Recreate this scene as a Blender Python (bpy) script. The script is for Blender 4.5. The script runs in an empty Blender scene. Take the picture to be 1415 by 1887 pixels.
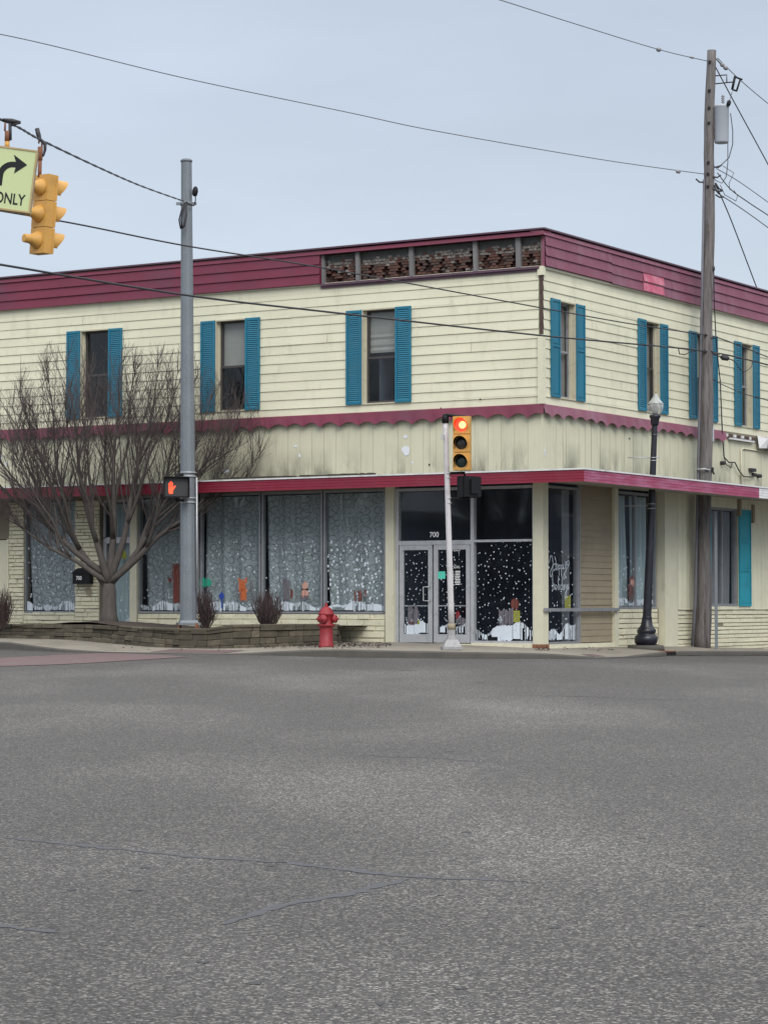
import bpy, math, random
from mathutils import Vector, Matrix
random.seed(7)
R = random.random
def U(a, b): return a + (b - a) * random.random()
S = bpy.context.scene
COL = S.collection

# ---------------------------------------------------------------- camera
F, CX, CY = 4480.0, 707.5, 943.5
TH = math.atan((1115 - CY) / F)
CZ = 1.03
cam = bpy.data.objects.new('camera', bpy.data.cameras.new('camera'))
COL.objects.link(cam)
cam.location = (0, 0, CZ)
cam.rotation_euler = (math.pi / 2 + TH, 0, 0)
cam.data.sensor_fit = 'HORIZONTAL'
cam.data.sensor_width = 36
cam.data.lens = 36 * F / 1415
cam.data.clip_start = 0.1
cam.data.clip_end = 3000
S.camera = cam

# ---------------------------------------------------------------- sky, sun, exposure
w = bpy.data.worlds.new('World'); S.world = w; w.use_nodes = True
nt = w.node_tree; nt.nodes.clear()
SUN_EL, SUN_AZ = math.radians(40), math.radians(168)
sky = nt.nodes.new('ShaderNodeTexSky'); sky.sky_type = 'NISHITA'; sky.sun_disc = False
sky.sun_elevation = SUN_EL; sky.sun_rotation = SUN_AZ; sky.air_density = 1.0; sky.dust_density = 3.0
tc = nt.nodes.new('ShaderNodeTexCoord')
sep = nt.nodes.new('ShaderNodeSeparateXYZ'); nt.links.new(tc.outputs['Generated'], sep.inputs[0])
ramp = nt.nodes.new('ShaderNodeValToRGB'); cr = ramp.color_ramp     # overcast cloud deck: brighter towards the zenith
cr.elements[0].position = 0.0; cr.elements[0].color = (.305, .345, .388, 1)
cr.elements[1].position = 1.0; cr.elements[1].color = (1, 1, 1, 1)
for p, c in ((.05, (.306, .347, .392, 1)), (.14, (.286, .327, .379, 1)), (.25, (.262, .300, .358, 1)), (.45, (.50, .54, .60, 1))):
    e = cr.elements.new(p); e.color = c
nt.links.new(sep.outputs['Z'], ramp.inputs[0])
mp = nt.nodes.new('ShaderNodeMapping'); mp.inputs['Scale'].default_value = (1.2, 1.2, 5)
nt.links.new(tc.outputs['Generated'], mp.inputs[0])
nz = nt.nodes.new('ShaderNodeTexNoise'); nz.inputs['Scale'].default_value = 2.6; nz.inputs['Detail'].default_value = 5
nt.links.new(mp.outputs[0], nz.inputs['Vector'])
mr = nt.nodes.new('ShaderNodeMapRange'); mr.inputs[1].default_value = .3; mr.inputs[2].default_value = .7
mr.inputs[3].default_value = 1.62; mr.inputs[4].default_value = 1.90
nt.links.new(nz.outputs[0], mr.inputs[0])
vm = nt.nodes.new('ShaderNodeVectorMath'); vm.operation = 'SCALE'
nt.links.new(ramp.outputs[0], vm.inputs[0]); nt.links.new(mr.outputs[0], vm.inputs['Scale'])
bg1 = nt.nodes.new('ShaderNodeBackground'); nt.links.new(vm.outputs[0], bg1.inputs[0]); bg1.inputs[1].default_value = 1
bg2 = nt.nodes.new('ShaderNodeBackground'); nt.links.new(sky.outputs[0], bg2.inputs[0]); bg2.inputs[1].default_value = .05
mx = nt.nodes.new('ShaderNodeMixShader'); mx.inputs[0].default_value = .12
nt.links.new(bg1.outputs[0], mx.inputs[1]); nt.links.new(bg2.outputs[0], mx.inputs[2])
wo = nt.nodes.new('ShaderNodeOutputWorld'); nt.links.new(mx.outputs[0], wo.inputs[0])
sl = bpy.data.lights.new('sun', 'SUN'); sl.energy = 1.45; sl.angle = math.radians(30); sl.color = (1, .97, .92)
so = bpy.data.objects.new('sun', sl); COL.objects.link(so)
sd = Vector((math.sin(SUN_AZ) * math.cos(SUN_EL), math.cos(SUN_AZ) * math.cos(SUN_EL), math.sin(SUN_EL)))
so.rotation_euler = sd.to_track_quat('Z', 'Y').to_euler()
vs = S.view_settings
vs.view_transform = 'Standard'; vs.look = 'None'; vs.exposure = 0.40; vs.gamma = 1.0

# ---------------------------------------------------------------- where pixels of the photograph stand in the place
def ray(x, y):
    a = (x - CX) / F; b = (CY - y) / F
    return Vector((a, math.cos(TH) - b * math.sin(TH), math.sin(TH) + b * math.cos(TH)))
def P(x, y, D):
    r = ray(x, y); return Vector((0, 0, CZ)) + r * (D / r.y)
class Face:
    def __init__(s, o, u, n): s.o, s.u, s.n = o, u, n
    def p(s, a, z, out=0): return Vector((s.o.x + s.u.x * a + s.n.x * out, s.o.y + s.u.y * a + s.n.y * out, z))
    def hit(s, x, y, out=0):
        r = ray(x, y); o = s.o + s.n * out
        t = (o.x * s.n.x + o.y * s.n.y) / (r.x * s.n.x + r.y * s.n.y)
        q = Vector((0, 0, CZ)) + r * t
        return (q.x - o.x) * s.u.x + (q.y - o.y) * s.u.y, q.z
C0 = P(998, 600, 51.0); C0.z = 0
FL = Face(C0, Vector((-.8521, .5234, 0)), Vector((-.5234, -.8521, 0)))
FR = Face(C0, Vector((.5234, .8521, 0)), Vector((.8521, -.5234, 0)))

# ---------------------------------------------------------------- materials
def srgb(r, g, b):
    f = lambda c: ((c / 255 + .055) / 1.055) ** 2.4 if c > 10 else c / 255 / 12.92
    return (f(r), f(g), f(b))
def mat(name, col, rough=.7, var=0.0, vscale=3.0, stretch=(1, 1, 1), bump=0.0, bscale=20.0, metal=0.0, dirt=None, dscale=1.5, damt=.4,
        dstretch=(1, 1, 1), dlo=.5, dhi=.7, spec=.5, coords='Object', bdist=.01):
    m = bpy.data.materials.new(name); m.use_nodes = True
    t = m.node_tree; b = t.nodes['Principled BSDF']
    b.inputs['Roughness'].default_value = rough; b.inputs['Metallic'].default_value = metal
    b.inputs['Specular IOR Level'].default_value = spec
    tcn = t.nodes.new('ShaderNodeTexCoord')
    def noise(sc, st, det=6, rg=.6):
        mpn = t.nodes.new('ShaderNodeMapping'); mpn.inputs['Scale'].default_value = st
        t.links.new(tcn.outputs[coords], mpn.inputs[0])
        n = t.nodes.new('ShaderNodeTexNoise'); n.inputs['Scale'].default_value = sc; n.inputs['Detail'].default_value = det
        n.inputs['Roughness'].default_value = rg
        t.links.new(mpn.outputs[0], n.inputs['Vector']); return n
    c = t.nodes.new('ShaderNodeRGB'); c.outputs[0].default_value = (*col, 1); out = c.outputs[0]
    if var > 0:
        n = noise(vscale, stretch)
        rr = t.nodes.new('ShaderNodeMapRange'); rr.inputs[1].default_value = .25; rr.inputs[2].default_value = .75
        rr.inputs[3].default_value = 1 - var; rr.inputs[4].default_value = 1 + var
        t.links.new(n.outputs[0], rr.inputs[0])
        v = t.nodes.new('ShaderNodeVectorMath'); v.operation = 'SCALE'
        t.links.new(out, v.inputs[0]); t.links.new(rr.outputs[0], v.inputs['Scale']); out = v.outputs[0]
    if dirt:
        n = noise(dscale, dstretch, 8, .7)
        rr = t.nodes.new('ShaderNodeMapRange'); rr.inputs[1].default_value = dlo; rr.inputs[2].default_value = dhi
        rr.inputs[3].default_value = 0; rr.inputs[4].default_value = damt
        t.links.new(n.outputs[0], rr.inputs[0])
        mm = t.nodes.new('ShaderNodeMix'); mm.data_type = 'RGBA'
        t.links.new(rr.outputs[0], mm.inputs[0]); t.links.new(out, mm.inputs[6]); mm.inputs[7].default_value = (*dirt, 1)
        out = mm.outputs[2]
    t.links.new(out, b.inputs['Base Color'])
    if bump > 0:
        n = noise(bscale, stretch, 6, .65)
        bp = t.nodes.new('ShaderNodeBump'); bp.inputs['Strength'].default_value = bump; bp.inputs['Distance'].default_value = bdist
        t.links.new(n.outputs[0], bp.inputs['Height']); t.links.new(bp.outputs[0], b.inputs['Normal'])
    return m
def emit(name, col, st):
    m = mat(name, col, .4); b = m.node_tree.nodes['Principled BSDF']
    b.inputs['Emission Color'].default_value = (*col, 1); b.inputs['Emission Strength'].default_value = st
    return m
GR = (.10, .095, .08)
M = {}
M['cream'] = mat('cream_siding', (.675, .655, .495), .55, .07, .9, (1, 1, 2.2), .12, 30, dirt=(.30, .28, .2), dscale=1.6, damt=.38, dstretch=(2.2, 2.2, .7), dlo=.52, dhi=.8)
M['panel'] = mat('cream_panel', (.61, .59, .44), .55, .06, 2, (1, 1, .4), .1, 40, dirt=(.2, .19, .14), dscale=2.2, damt=.28, dstretch=(3, 3, .35), dlo=.52, dhi=.82)
M['trimcream'] = mat('cream_trim', (.60, .575, .44), .5, .06, 3, dirt=(.16, .1, .06), dscale=4, damt=.5, dlo=.58, dhi=.8, dstretch=(1, 1, .5))
M['tanpanel'] = mat('tan_board', (.27, .225, .155), .6, .08, 2, (1, 1, 4), .1, 40, dirt=(.16, .13, .1), damt=.4)
M['stone'] = mat('painted_ledge_stone', (.66, .63, .47), .7, .1, 6, (1, 1, 2), .5, 22, dirt=(.17, .12, .08), dscale=7, damt=.7, dlo=.58, dhi=.78, bdist=.02)
M['joint'] = mat('dark_joint', (.20, .175, .13), .95)
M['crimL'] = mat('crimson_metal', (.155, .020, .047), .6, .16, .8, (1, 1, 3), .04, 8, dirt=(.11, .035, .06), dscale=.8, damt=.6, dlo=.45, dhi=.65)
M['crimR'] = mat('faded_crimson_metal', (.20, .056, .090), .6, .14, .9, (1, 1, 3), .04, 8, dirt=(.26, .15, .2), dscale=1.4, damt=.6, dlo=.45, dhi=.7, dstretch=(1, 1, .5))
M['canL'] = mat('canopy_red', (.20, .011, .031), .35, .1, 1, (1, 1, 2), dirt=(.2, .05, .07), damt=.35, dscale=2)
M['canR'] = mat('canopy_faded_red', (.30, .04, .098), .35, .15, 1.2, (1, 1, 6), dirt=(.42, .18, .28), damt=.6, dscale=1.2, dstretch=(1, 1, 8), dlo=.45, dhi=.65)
M['pink'] = mat('sun_faded_patch', (.50, .095, .16), .6, .2, 6, dirt=(.6, .3, .36), damt=.6, dscale=4, dlo=.45, dhi=.65)
M['capdark'] = mat('cap_flashing', (.10, .05, .075), .4, .2, 2)
M['whiteedge'] = mat('white_edge_metal', (.70, .70, .70), .4, .08, 3, dirt=(.2, .18, .16), damt=.6, dscale=3)
M['teal'] = mat('teal_shutter_paint', (.010, .15, .235), .5, .12, 3, (1, 1, .5), dirt=(.04, .16, .21), damt=.5, dscale=4)
M['teal2'] = mat('bright_teal_paint', (.015, .27, .35), .5, .12, 2, (1, 1, .5), dirt=(.03, .16, .21), damt=.5, dscale=3)
M['frame'] = mat('aluminium_frame', (.30, .31, .33), .4, .1, 4, metal=.35, dirt=(.12, .11, .1), damt=.4, dscale=5)
M['framelite'] = mat('pale_aluminium', (.47, .48, .50), .4, .06, 4, metal=.3, dirt=(.2, .19, .18), damt=.4, dscale=5)
M['sash'] = mat('dark_sash', (.055, .05, .05), .5, .2, 5)
M['jamb'] = mat('window_jamb_paint', (.52, .49, .37), .7, .1, 6, dirt=(.15, .11, .08), damt=.45, dscale=6)
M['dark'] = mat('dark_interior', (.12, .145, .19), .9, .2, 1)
M['intfloor'] = mat('interior_carpet', (.04, .04, .045), .95, .2, 2)
M['soffit'] = mat('soffit_board', (.36, .33, .27), .8, .1, 2, dirt=(.15, .12, .1), damt=.5)
M['wood'] = mat('weathered_stud', (.17, .165, .165), .85, .25, 6, (1, 1, .2), .3, 20)
M['grayfelt'] = mat('grey_felt', (.09, .095, .09), .9, .3, 6)
M['brick1'] = mat('old_red_brick', (.125, .058, .044), .9, .3, 9, bump=.5, bscale=40, dirt=(.07, .05, .045), damt=.8, dscale=7)
M['brick2'] = mat('dark_brick', (.085, .055, .046), .9, .3, 9, bump=.5, bscale=40)
M['brick3'] = mat('mortar_caked_brick', (.34, .31, .28), .9, .35, 14, bump=.5, bscale=40, dirt=(.08, .06, .05), damt=.9, dscale=14, dlo=.42, dhi=.6)
M['snow'] = mat('white_window_paint', (.60, .66, .72), .7, .06, 12)
M['orangep'] = mat('orange_window_paint', (.50, .12, .035), .7, .2, 20)
M['brownp'] = mat('brown_window_paint', (.14, .035, .025), .7, .3, 14)
M['greyp'] = mat('grey_window_paint', (.13, .12, .14), .7, .3, 14)
M['bluep'] = mat('blue_window_paint', (.02, .06, .32), .7, .2, 14)
M['greenp'] = mat('green_window_paint', (.02, .32, .2), .7, .2, 14)
M['pinkp'] = mat('flesh_window_paint', (.55, .30, .24), .7, .1, 14)
M['notice'] = mat('yellow_notice', (.26, .27, .025), .6, .15, 9)
M['mint'] = mat('mint_paper', (.09, .60, .44), .6, .05)
M['white'] = mat('white_lettering', (.8, .8, .8), .5)
M['black'] = mat('black_plastic', (.010, .010, .012), .55, .2, 5, spec=.25)
M['navyblack'] = mat('dark_lamp_paint', (.012, .013, .022), .38, .3, 4, dirt=(.035, .035, .04), damt=.5, dscale=4)
M['galv'] = mat('galvanised_steel', (.16, .18, .20), .55, .12, 2.5, metal=.1, dirt=(.36, .38, .40), dscale=48, damt=.7, dlo=.56, dhi=.68, dstretch=(1, 1, .6))
M['alubase'] = mat('cast_aluminium_base', (.30, .295, .30), .5, .15, 6, dirt=(.15, .14, .13), damt=.6, dscale=8)
M['alu'] = mat('white_painted_pole', (.55, .53, .54), .45, .06, 3, (1, 1, .3), dirt=(.2, .18, .17), damt=.4, dscale=5)
M['yellow'] = mat('signal_yellow', (.58, .31, .07), .55, .14, 3, bump=.1, bscale=30, dirt=(.28, .15, .05), damt=.55, dscale=6)
M['rust'] = mat('rusty_metal', (.22, .09, .045), .8, .4, 14, dirt=(.04, .02, .02), damt=.8, dscale=10)
M['amberlens'] = mat('dark_lens', (.03, .028, .022), .2)
M['greenlens'] = mat('dark_green_lens', (.012, .03, .027), .2)
M['redlit'] = emit('lit_red_lens', (1, .035, .02), 2.2)
M['redhot'] = emit('red_lamp_core', (1, .36, .10), 3.4)
M['hand'] = emit('lit_orange_hand', (1, .085, .03), .85)
M['signface'] = emit('backlit_sign_face', (.44, .50, .26), .10)
M['signframe'] = mat('sign_box_frame', (.38, .28, .13), .6, .2, 6)
M['bark'] = mat('tree_bark', (.085, .074, .068), .9, .3, 14, (1, 1, .3), .8, 30, bdist=.02)
M['twig'] = mat('twig_bark', (.078, .062, .060), .9, .3, 9)
M['twig2'] = mat('shrub_twig', (.065, .042, .042), .9, .4, 9)
M['pole'] = mat('weathered_pole_wood', (.165, .15, .148), .9, .35, 7, (2.5, 2.5, .16), .9, 22, dirt=(.045, .035, .032), dscale=5, damt=.8, dlo=.48, dhi=.66, dstretch=(3, 3, .25), bdist=.02)
M['planter'] = mat('planter_block', (.078, .066, .046), .9, .3, 5, bump=.9, bscale=14, dirt=(.04, .036, .03), dscale=3, damt=.7, bdist=.03)
M['planter2'] = mat('planter_block_pale', (.115, .097, .068), .9, .3, 6, bump=.9, bscale=14, dirt=(.05, .045, .035), dscale=4, damt=.7, bdist=.03)
M['soil'] = mat('bark_mulch', (.055, .040, .033), 1, .5, 18, bump=.6, bscale=30, bdist=.012)
M['hydrant'] = mat('hydrant_red', (.25, .016, .024), .55, .2, 6, bump=.25, bscale=50, dirt=(.16, .02, .02), damt=.5, dscale=9)
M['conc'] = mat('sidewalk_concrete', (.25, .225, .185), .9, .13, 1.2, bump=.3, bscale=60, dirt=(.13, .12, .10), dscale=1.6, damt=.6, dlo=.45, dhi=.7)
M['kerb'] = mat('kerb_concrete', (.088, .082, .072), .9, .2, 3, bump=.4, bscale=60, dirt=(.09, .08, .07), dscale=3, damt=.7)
M['redroad'] = mat('red_crosswalk_paving', (.135, .088, .088), .9, .15, 3, bump=.4, bscale=60, dirt=(.13, .11, .11), damt=.6, dscale=3)
M['seal'] = mat('crack_sealant', (.047, .047, .052), .6, .2, 6)
M['tank'] = mat('transformer_grey', (.38, .41, .45), .4, .06, 3, dirt=(.25, .26, .27), damt=.4)
M['porc'] = mat('porcelain', (.25, .25, .27), .3)
M['wire'] = mat('black_cable', (.028, .027, .032), .6)
M['wirelite'] = mat('aluminium_cable', (.11, .115, .125), .5)
M['globe'] = mat('lamp_globe_glass', (.36, .38, .36), .15)
M['cable'] = M['wire']
M['curtplain'] = mat('plain_curtain', (.50, .60, .62), .9, .12, 3, (6, 6, .3))
M['blind'] = mat('roller_blind', (.34, .33, .30), .8, .1, 2)
M['lace'] = mat('upper_curtain', (.24, .235, .24), .9, .2, 5, (4, 4, .4))
def grime(m, z0, z1, col, amt, sc=1.4):      # soot that has gathered in patches along the foot of the boards
    t = m.node_tree; b = t.nodes['Principled BSDF']; src = b.inputs['Base Color'].links[0].from_socket
    c = t.nodes.new('ShaderNodeTexCoord'); sp = t.nodes.new('ShaderNodeSeparateXYZ'); t.links.new(c.outputs['Object'], sp.inputs[0])
    r = t.nodes.new('ShaderNodeMapRange'); r.inputs[1].default_value = z0; r.inputs[2].default_value = z1; r.inputs[3].default_value = 1; r.inputs[4].default_value = 0; t.links.new(sp.outputs[2], r.inputs[0])
    mpn = t.nodes.new('ShaderNodeMapping'); mpn.inputs['Scale'].default_value = (1, 1, .35); t.links.new(c.outputs['Object'], mpn.inputs[0])
    n = t.nodes.new('ShaderNodeTexNoise'); n.inputs['Scale'].default_value = sc; n.inputs['Detail'].default_value = 8; n.inputs['Roughness'].default_value = .7; t.links.new(mpn.outputs[0], n.inputs['Vector'])
    q = t.nodes.new('ShaderNodeMapRange'); q.inputs[1].default_value = .45; q.inputs[2].default_value = .62; q.inputs[3].default_value = 0; q.inputs[4].default_value = amt; t.links.new(n.outputs[0], q.inputs[0])
    mu = t.nodes.new('ShaderNodeMath'); mu.operation = 'MULTIPLY'; t.links.new(r.outputs[0], mu.inputs[0]); t.links.new(q.outputs[0], mu.inputs[1])
    mm = t.nodes.new('ShaderNodeMix'); mm.data_type = 'RGBA'; t.links.new(mu.outputs[0], mm.inputs[0]); t.links.new(src, mm.inputs[6]); mm.inputs[7].default_value = (*col, 1); t.links.new(mm.outputs[2], b.inputs['Base Color'])
grime(M['panel'], 3.75, 4.45, (.10, .095, .075), .85, 1.1)
def mk_glass():
    m = bpy.data.materials.new('window_glass'); m.use_nodes = True; t = m.node_tree; t.nodes.clear()
    tr = t.nodes.new('ShaderNodeBsdfTransparent'); tr.inputs[0].default_value = (.84, .87, .88, 1)
    gl = t.nodes.new('ShaderNodeBsdfGlossy'); gl.inputs['Roughness'].default_value = .03
    fr = t.nodes.new('ShaderNodeFresnel'); gm = t.nodes.new('ShaderNodeNewGeometry'); ir = t.nodes.new('ShaderNodeMapRange')
    ir.inputs[3].default_value = 1.6; ir.inputs[4].default_value = 1 / 1.6; t.links.new(gm.outputs['Backfacing'], ir.inputs[0]); t.links.new(ir.outputs[0], fr.inputs[0])
    n = t.nodes.new('ShaderNodeTexNoise'); n.inputs['Scale'].default_value = .8
    tcx = t.nodes.new('ShaderNodeTexCoord'); t.links.new(tcx.outputs['Object'], n.inputs['Vector'])
    b = t.nodes.new('ShaderNodeBump'); b.inputs['Strength'].default_value = .12; b.inputs['Distance'].default_value = .02
    t.links.new(n.outputs[0], b.inputs['Height']); t.links.new(b.outputs[0], gl.inputs['Normal'])
    mxx = t.nodes.new('ShaderNodeMixShader'); t.links.new(fr.outputs[0], mxx.inputs[0])
    t.links.new(tr.outputs[0], mxx.inputs[1]); t.links.new(gl.outputs[0], mxx.inputs[2])
    o = t.nodes.new('ShaderNodeOutputMaterial'); t.links.new(mxx.outputs[0], o.inputs[0]); return m
M['glass'] = mk_glass()
def mk_ring():          # grey curtain printed with overlapping dark rings
    m = mat('ring_print_curtain', (.36, .41, .42), .9); t = m.node_tree; b = t.nodes['Principled BSDF']
    uv = t.nodes.new('ShaderNodeTexCoord')
    last = None
    for off, sc in ((0, 4.5), (3.37, 5.0)):
        mpn = t.nodes.new('ShaderNodeMapping'); mpn.inputs['Location'].default_value = (off, off * .7, 0)
        t.links.new(uv.outputs['UV'], mpn.inputs[0])
        v = t.nodes.new('ShaderNodeTexVoronoi'); v.voronoi_dimensions = '2D'; v.inputs['Scale'].default_value = sc; v.inputs['Randomness'].default_value = .55
        t.links.new(mpn.outputs[0], v.inputs['Vector'])
        s = t.nodes.new('ShaderNodeMath'); s.operation = 'SUBTRACT'; s.inputs[1].default_value = .37; t.links.new(v.outputs['Distance'], s.inputs[0])
        a = t.nodes.new('ShaderNodeMath'); a.operation = 'ABSOLUTE'; t.links.new(s.outputs[0], a.inputs[0])
        r2 = t.nodes.new('ShaderNodeMapRange'); r2.inputs[1].default_value = .012; r2.inputs[2].default_value = .065
        r2.inputs[3].default_value = .58; r2.inputs[4].default_value = 1; t.links.new(a.outputs[0], r2.inputs[0])
        if last is None: last = r2.outputs[0]
        else:
            mu = t.nodes.new('ShaderNodeMath'); mu.operation = 'MULTIPLY'; t.links.new(last, mu.inputs[0]); t.links.new(r2.outputs[0], mu.inputs[1]); last = mu.outputs[0]
    sc = t.nodes.new('ShaderNodeVectorMath'); sc.operation = 'SCALE'; sc.inputs[0].default_value = (.41, .455, .465)
    t.links.new(last, sc.inputs['Scale']); t.links.new(sc.outputs[0], b.inputs['Base Color']); return m
M['ring'] = mk_ring()
def mk_asphalt():
    m = mat('worn_asphalt', (.1, .1, .1), .84, spec=.35); t = m.node_tree; b = t.nodes['Principled BSDF']
    o = t.nodes.new('ShaderNodeTexCoord').outputs['Object']
    def nz(sc, det=4, rg=.6, st=(1, 1, 1)):
        mpn = t.nodes.new('ShaderNodeMapping'); mpn.inputs['Scale'].default_value = st; t.links.new(o, mpn.inputs[0])
        n = t.nodes.new('ShaderNodeTexNoise'); n.inputs['Scale'].default_value = sc; n.inputs['Detail'].default_value = det; n.inputs['Roughness'].default_value = rg
        t.links.new(mpn.outputs[0], n.inputs['Vector']); return n.outputs[0]
    def mrng(x, a, b_, c, d):
        r = t.nodes.new('ShaderNodeMapRange'); r.inputs[1].default_value = a; r.inputs[2].default_value = b_; r.inputs[3].default_value = c; r.inputs[4].default_value = d
        t.links.new(x, r.inputs[0]); return r.outputs[0]
    def mul(x, y):
        q = t.nodes.new('ShaderNodeMath'); q.operation = 'MULTIPLY'; t.links.new(x, q.inputs[0]); t.links.new(y, q.inputs[1]); return q.outputs[0]
    def vor(sc):
        v = t.nodes.new('ShaderNodeTexVoronoi'); v.inputs['Scale'].default_value = sc; t.links.new(o, v.inputs['Vector'])
        s = t.nodes.new('ShaderNodeSeparateColor'); t.links.new(v.outputs['Color'], s.inputs[0]); return s.outputs[0], v.outputs['Distance']
    big = mrng(nz(.10, 5, .6, (1, .5, 1)), .3, .7, .84, 1.15)
    mid = mrng(nz(.55, 5, .65, (1, .35, 1)), .3, .7, .93, 1.08)
    fine = mrng(nz(26, 4, .7), .3, .7, .68, 1.34)
    stone, dist = vor(80)
    worn = mrng(nz(.16, 4, .6, (1.2, .6, 1)), .46, .66, 0, 1)           # patches where the pale stones show
    thr = mrng(stone, .74, .96, 0, 1)
    am = mrng(worn, 0, 1, 1.1, 2.5)
    st = mul(thr, am)
    stone2, _ = vor(120)
    st2 = mrng(stone2, .0, 1, .5, 1.5)
    spots = mrng(stone, 0, .10, .4, 1)
    v = mul(mul(mul(mul(big, mid), mul(fine, st2)), spots), mrng(worn, 0, 1, .95, 1.22))
    base = t.nodes.new('ShaderNodeVectorMath'); base.operation = 'SCALE'; base.inputs[0].default_value = (.0655, .0615, .0595); t.links.new(v, base.inputs['Scale'])
    ad = t.nodes.new('ShaderNodeVectorMath'); ad.operation = 'SCALE'; ad.inputs[0].default_value = (.12, .113, .098); t.links.new(st, ad.inputs['Scale'])
    su = t.nodes.new('ShaderNodeVectorMath'); su.operation = 'ADD'; t.links.new(base.outputs[0], su.inputs[0]); t.links.new(ad.outputs[0], su.inputs[1])
    t.links.new(su.outputs[0], b.inputs['Base Color'])
    bp = t.nodes.new('ShaderNodeBump'); bp.inputs['Strength'].default_value = .8; bp.inputs['Distance'].default_value = .008
    t.links.new(nz(60, 5, .7), bp.inputs['Height']); t.links.new(bp.outputs[0], b.inputs['Normal'])
    return m
M['asphalt'] = mk_asphalt()

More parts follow.
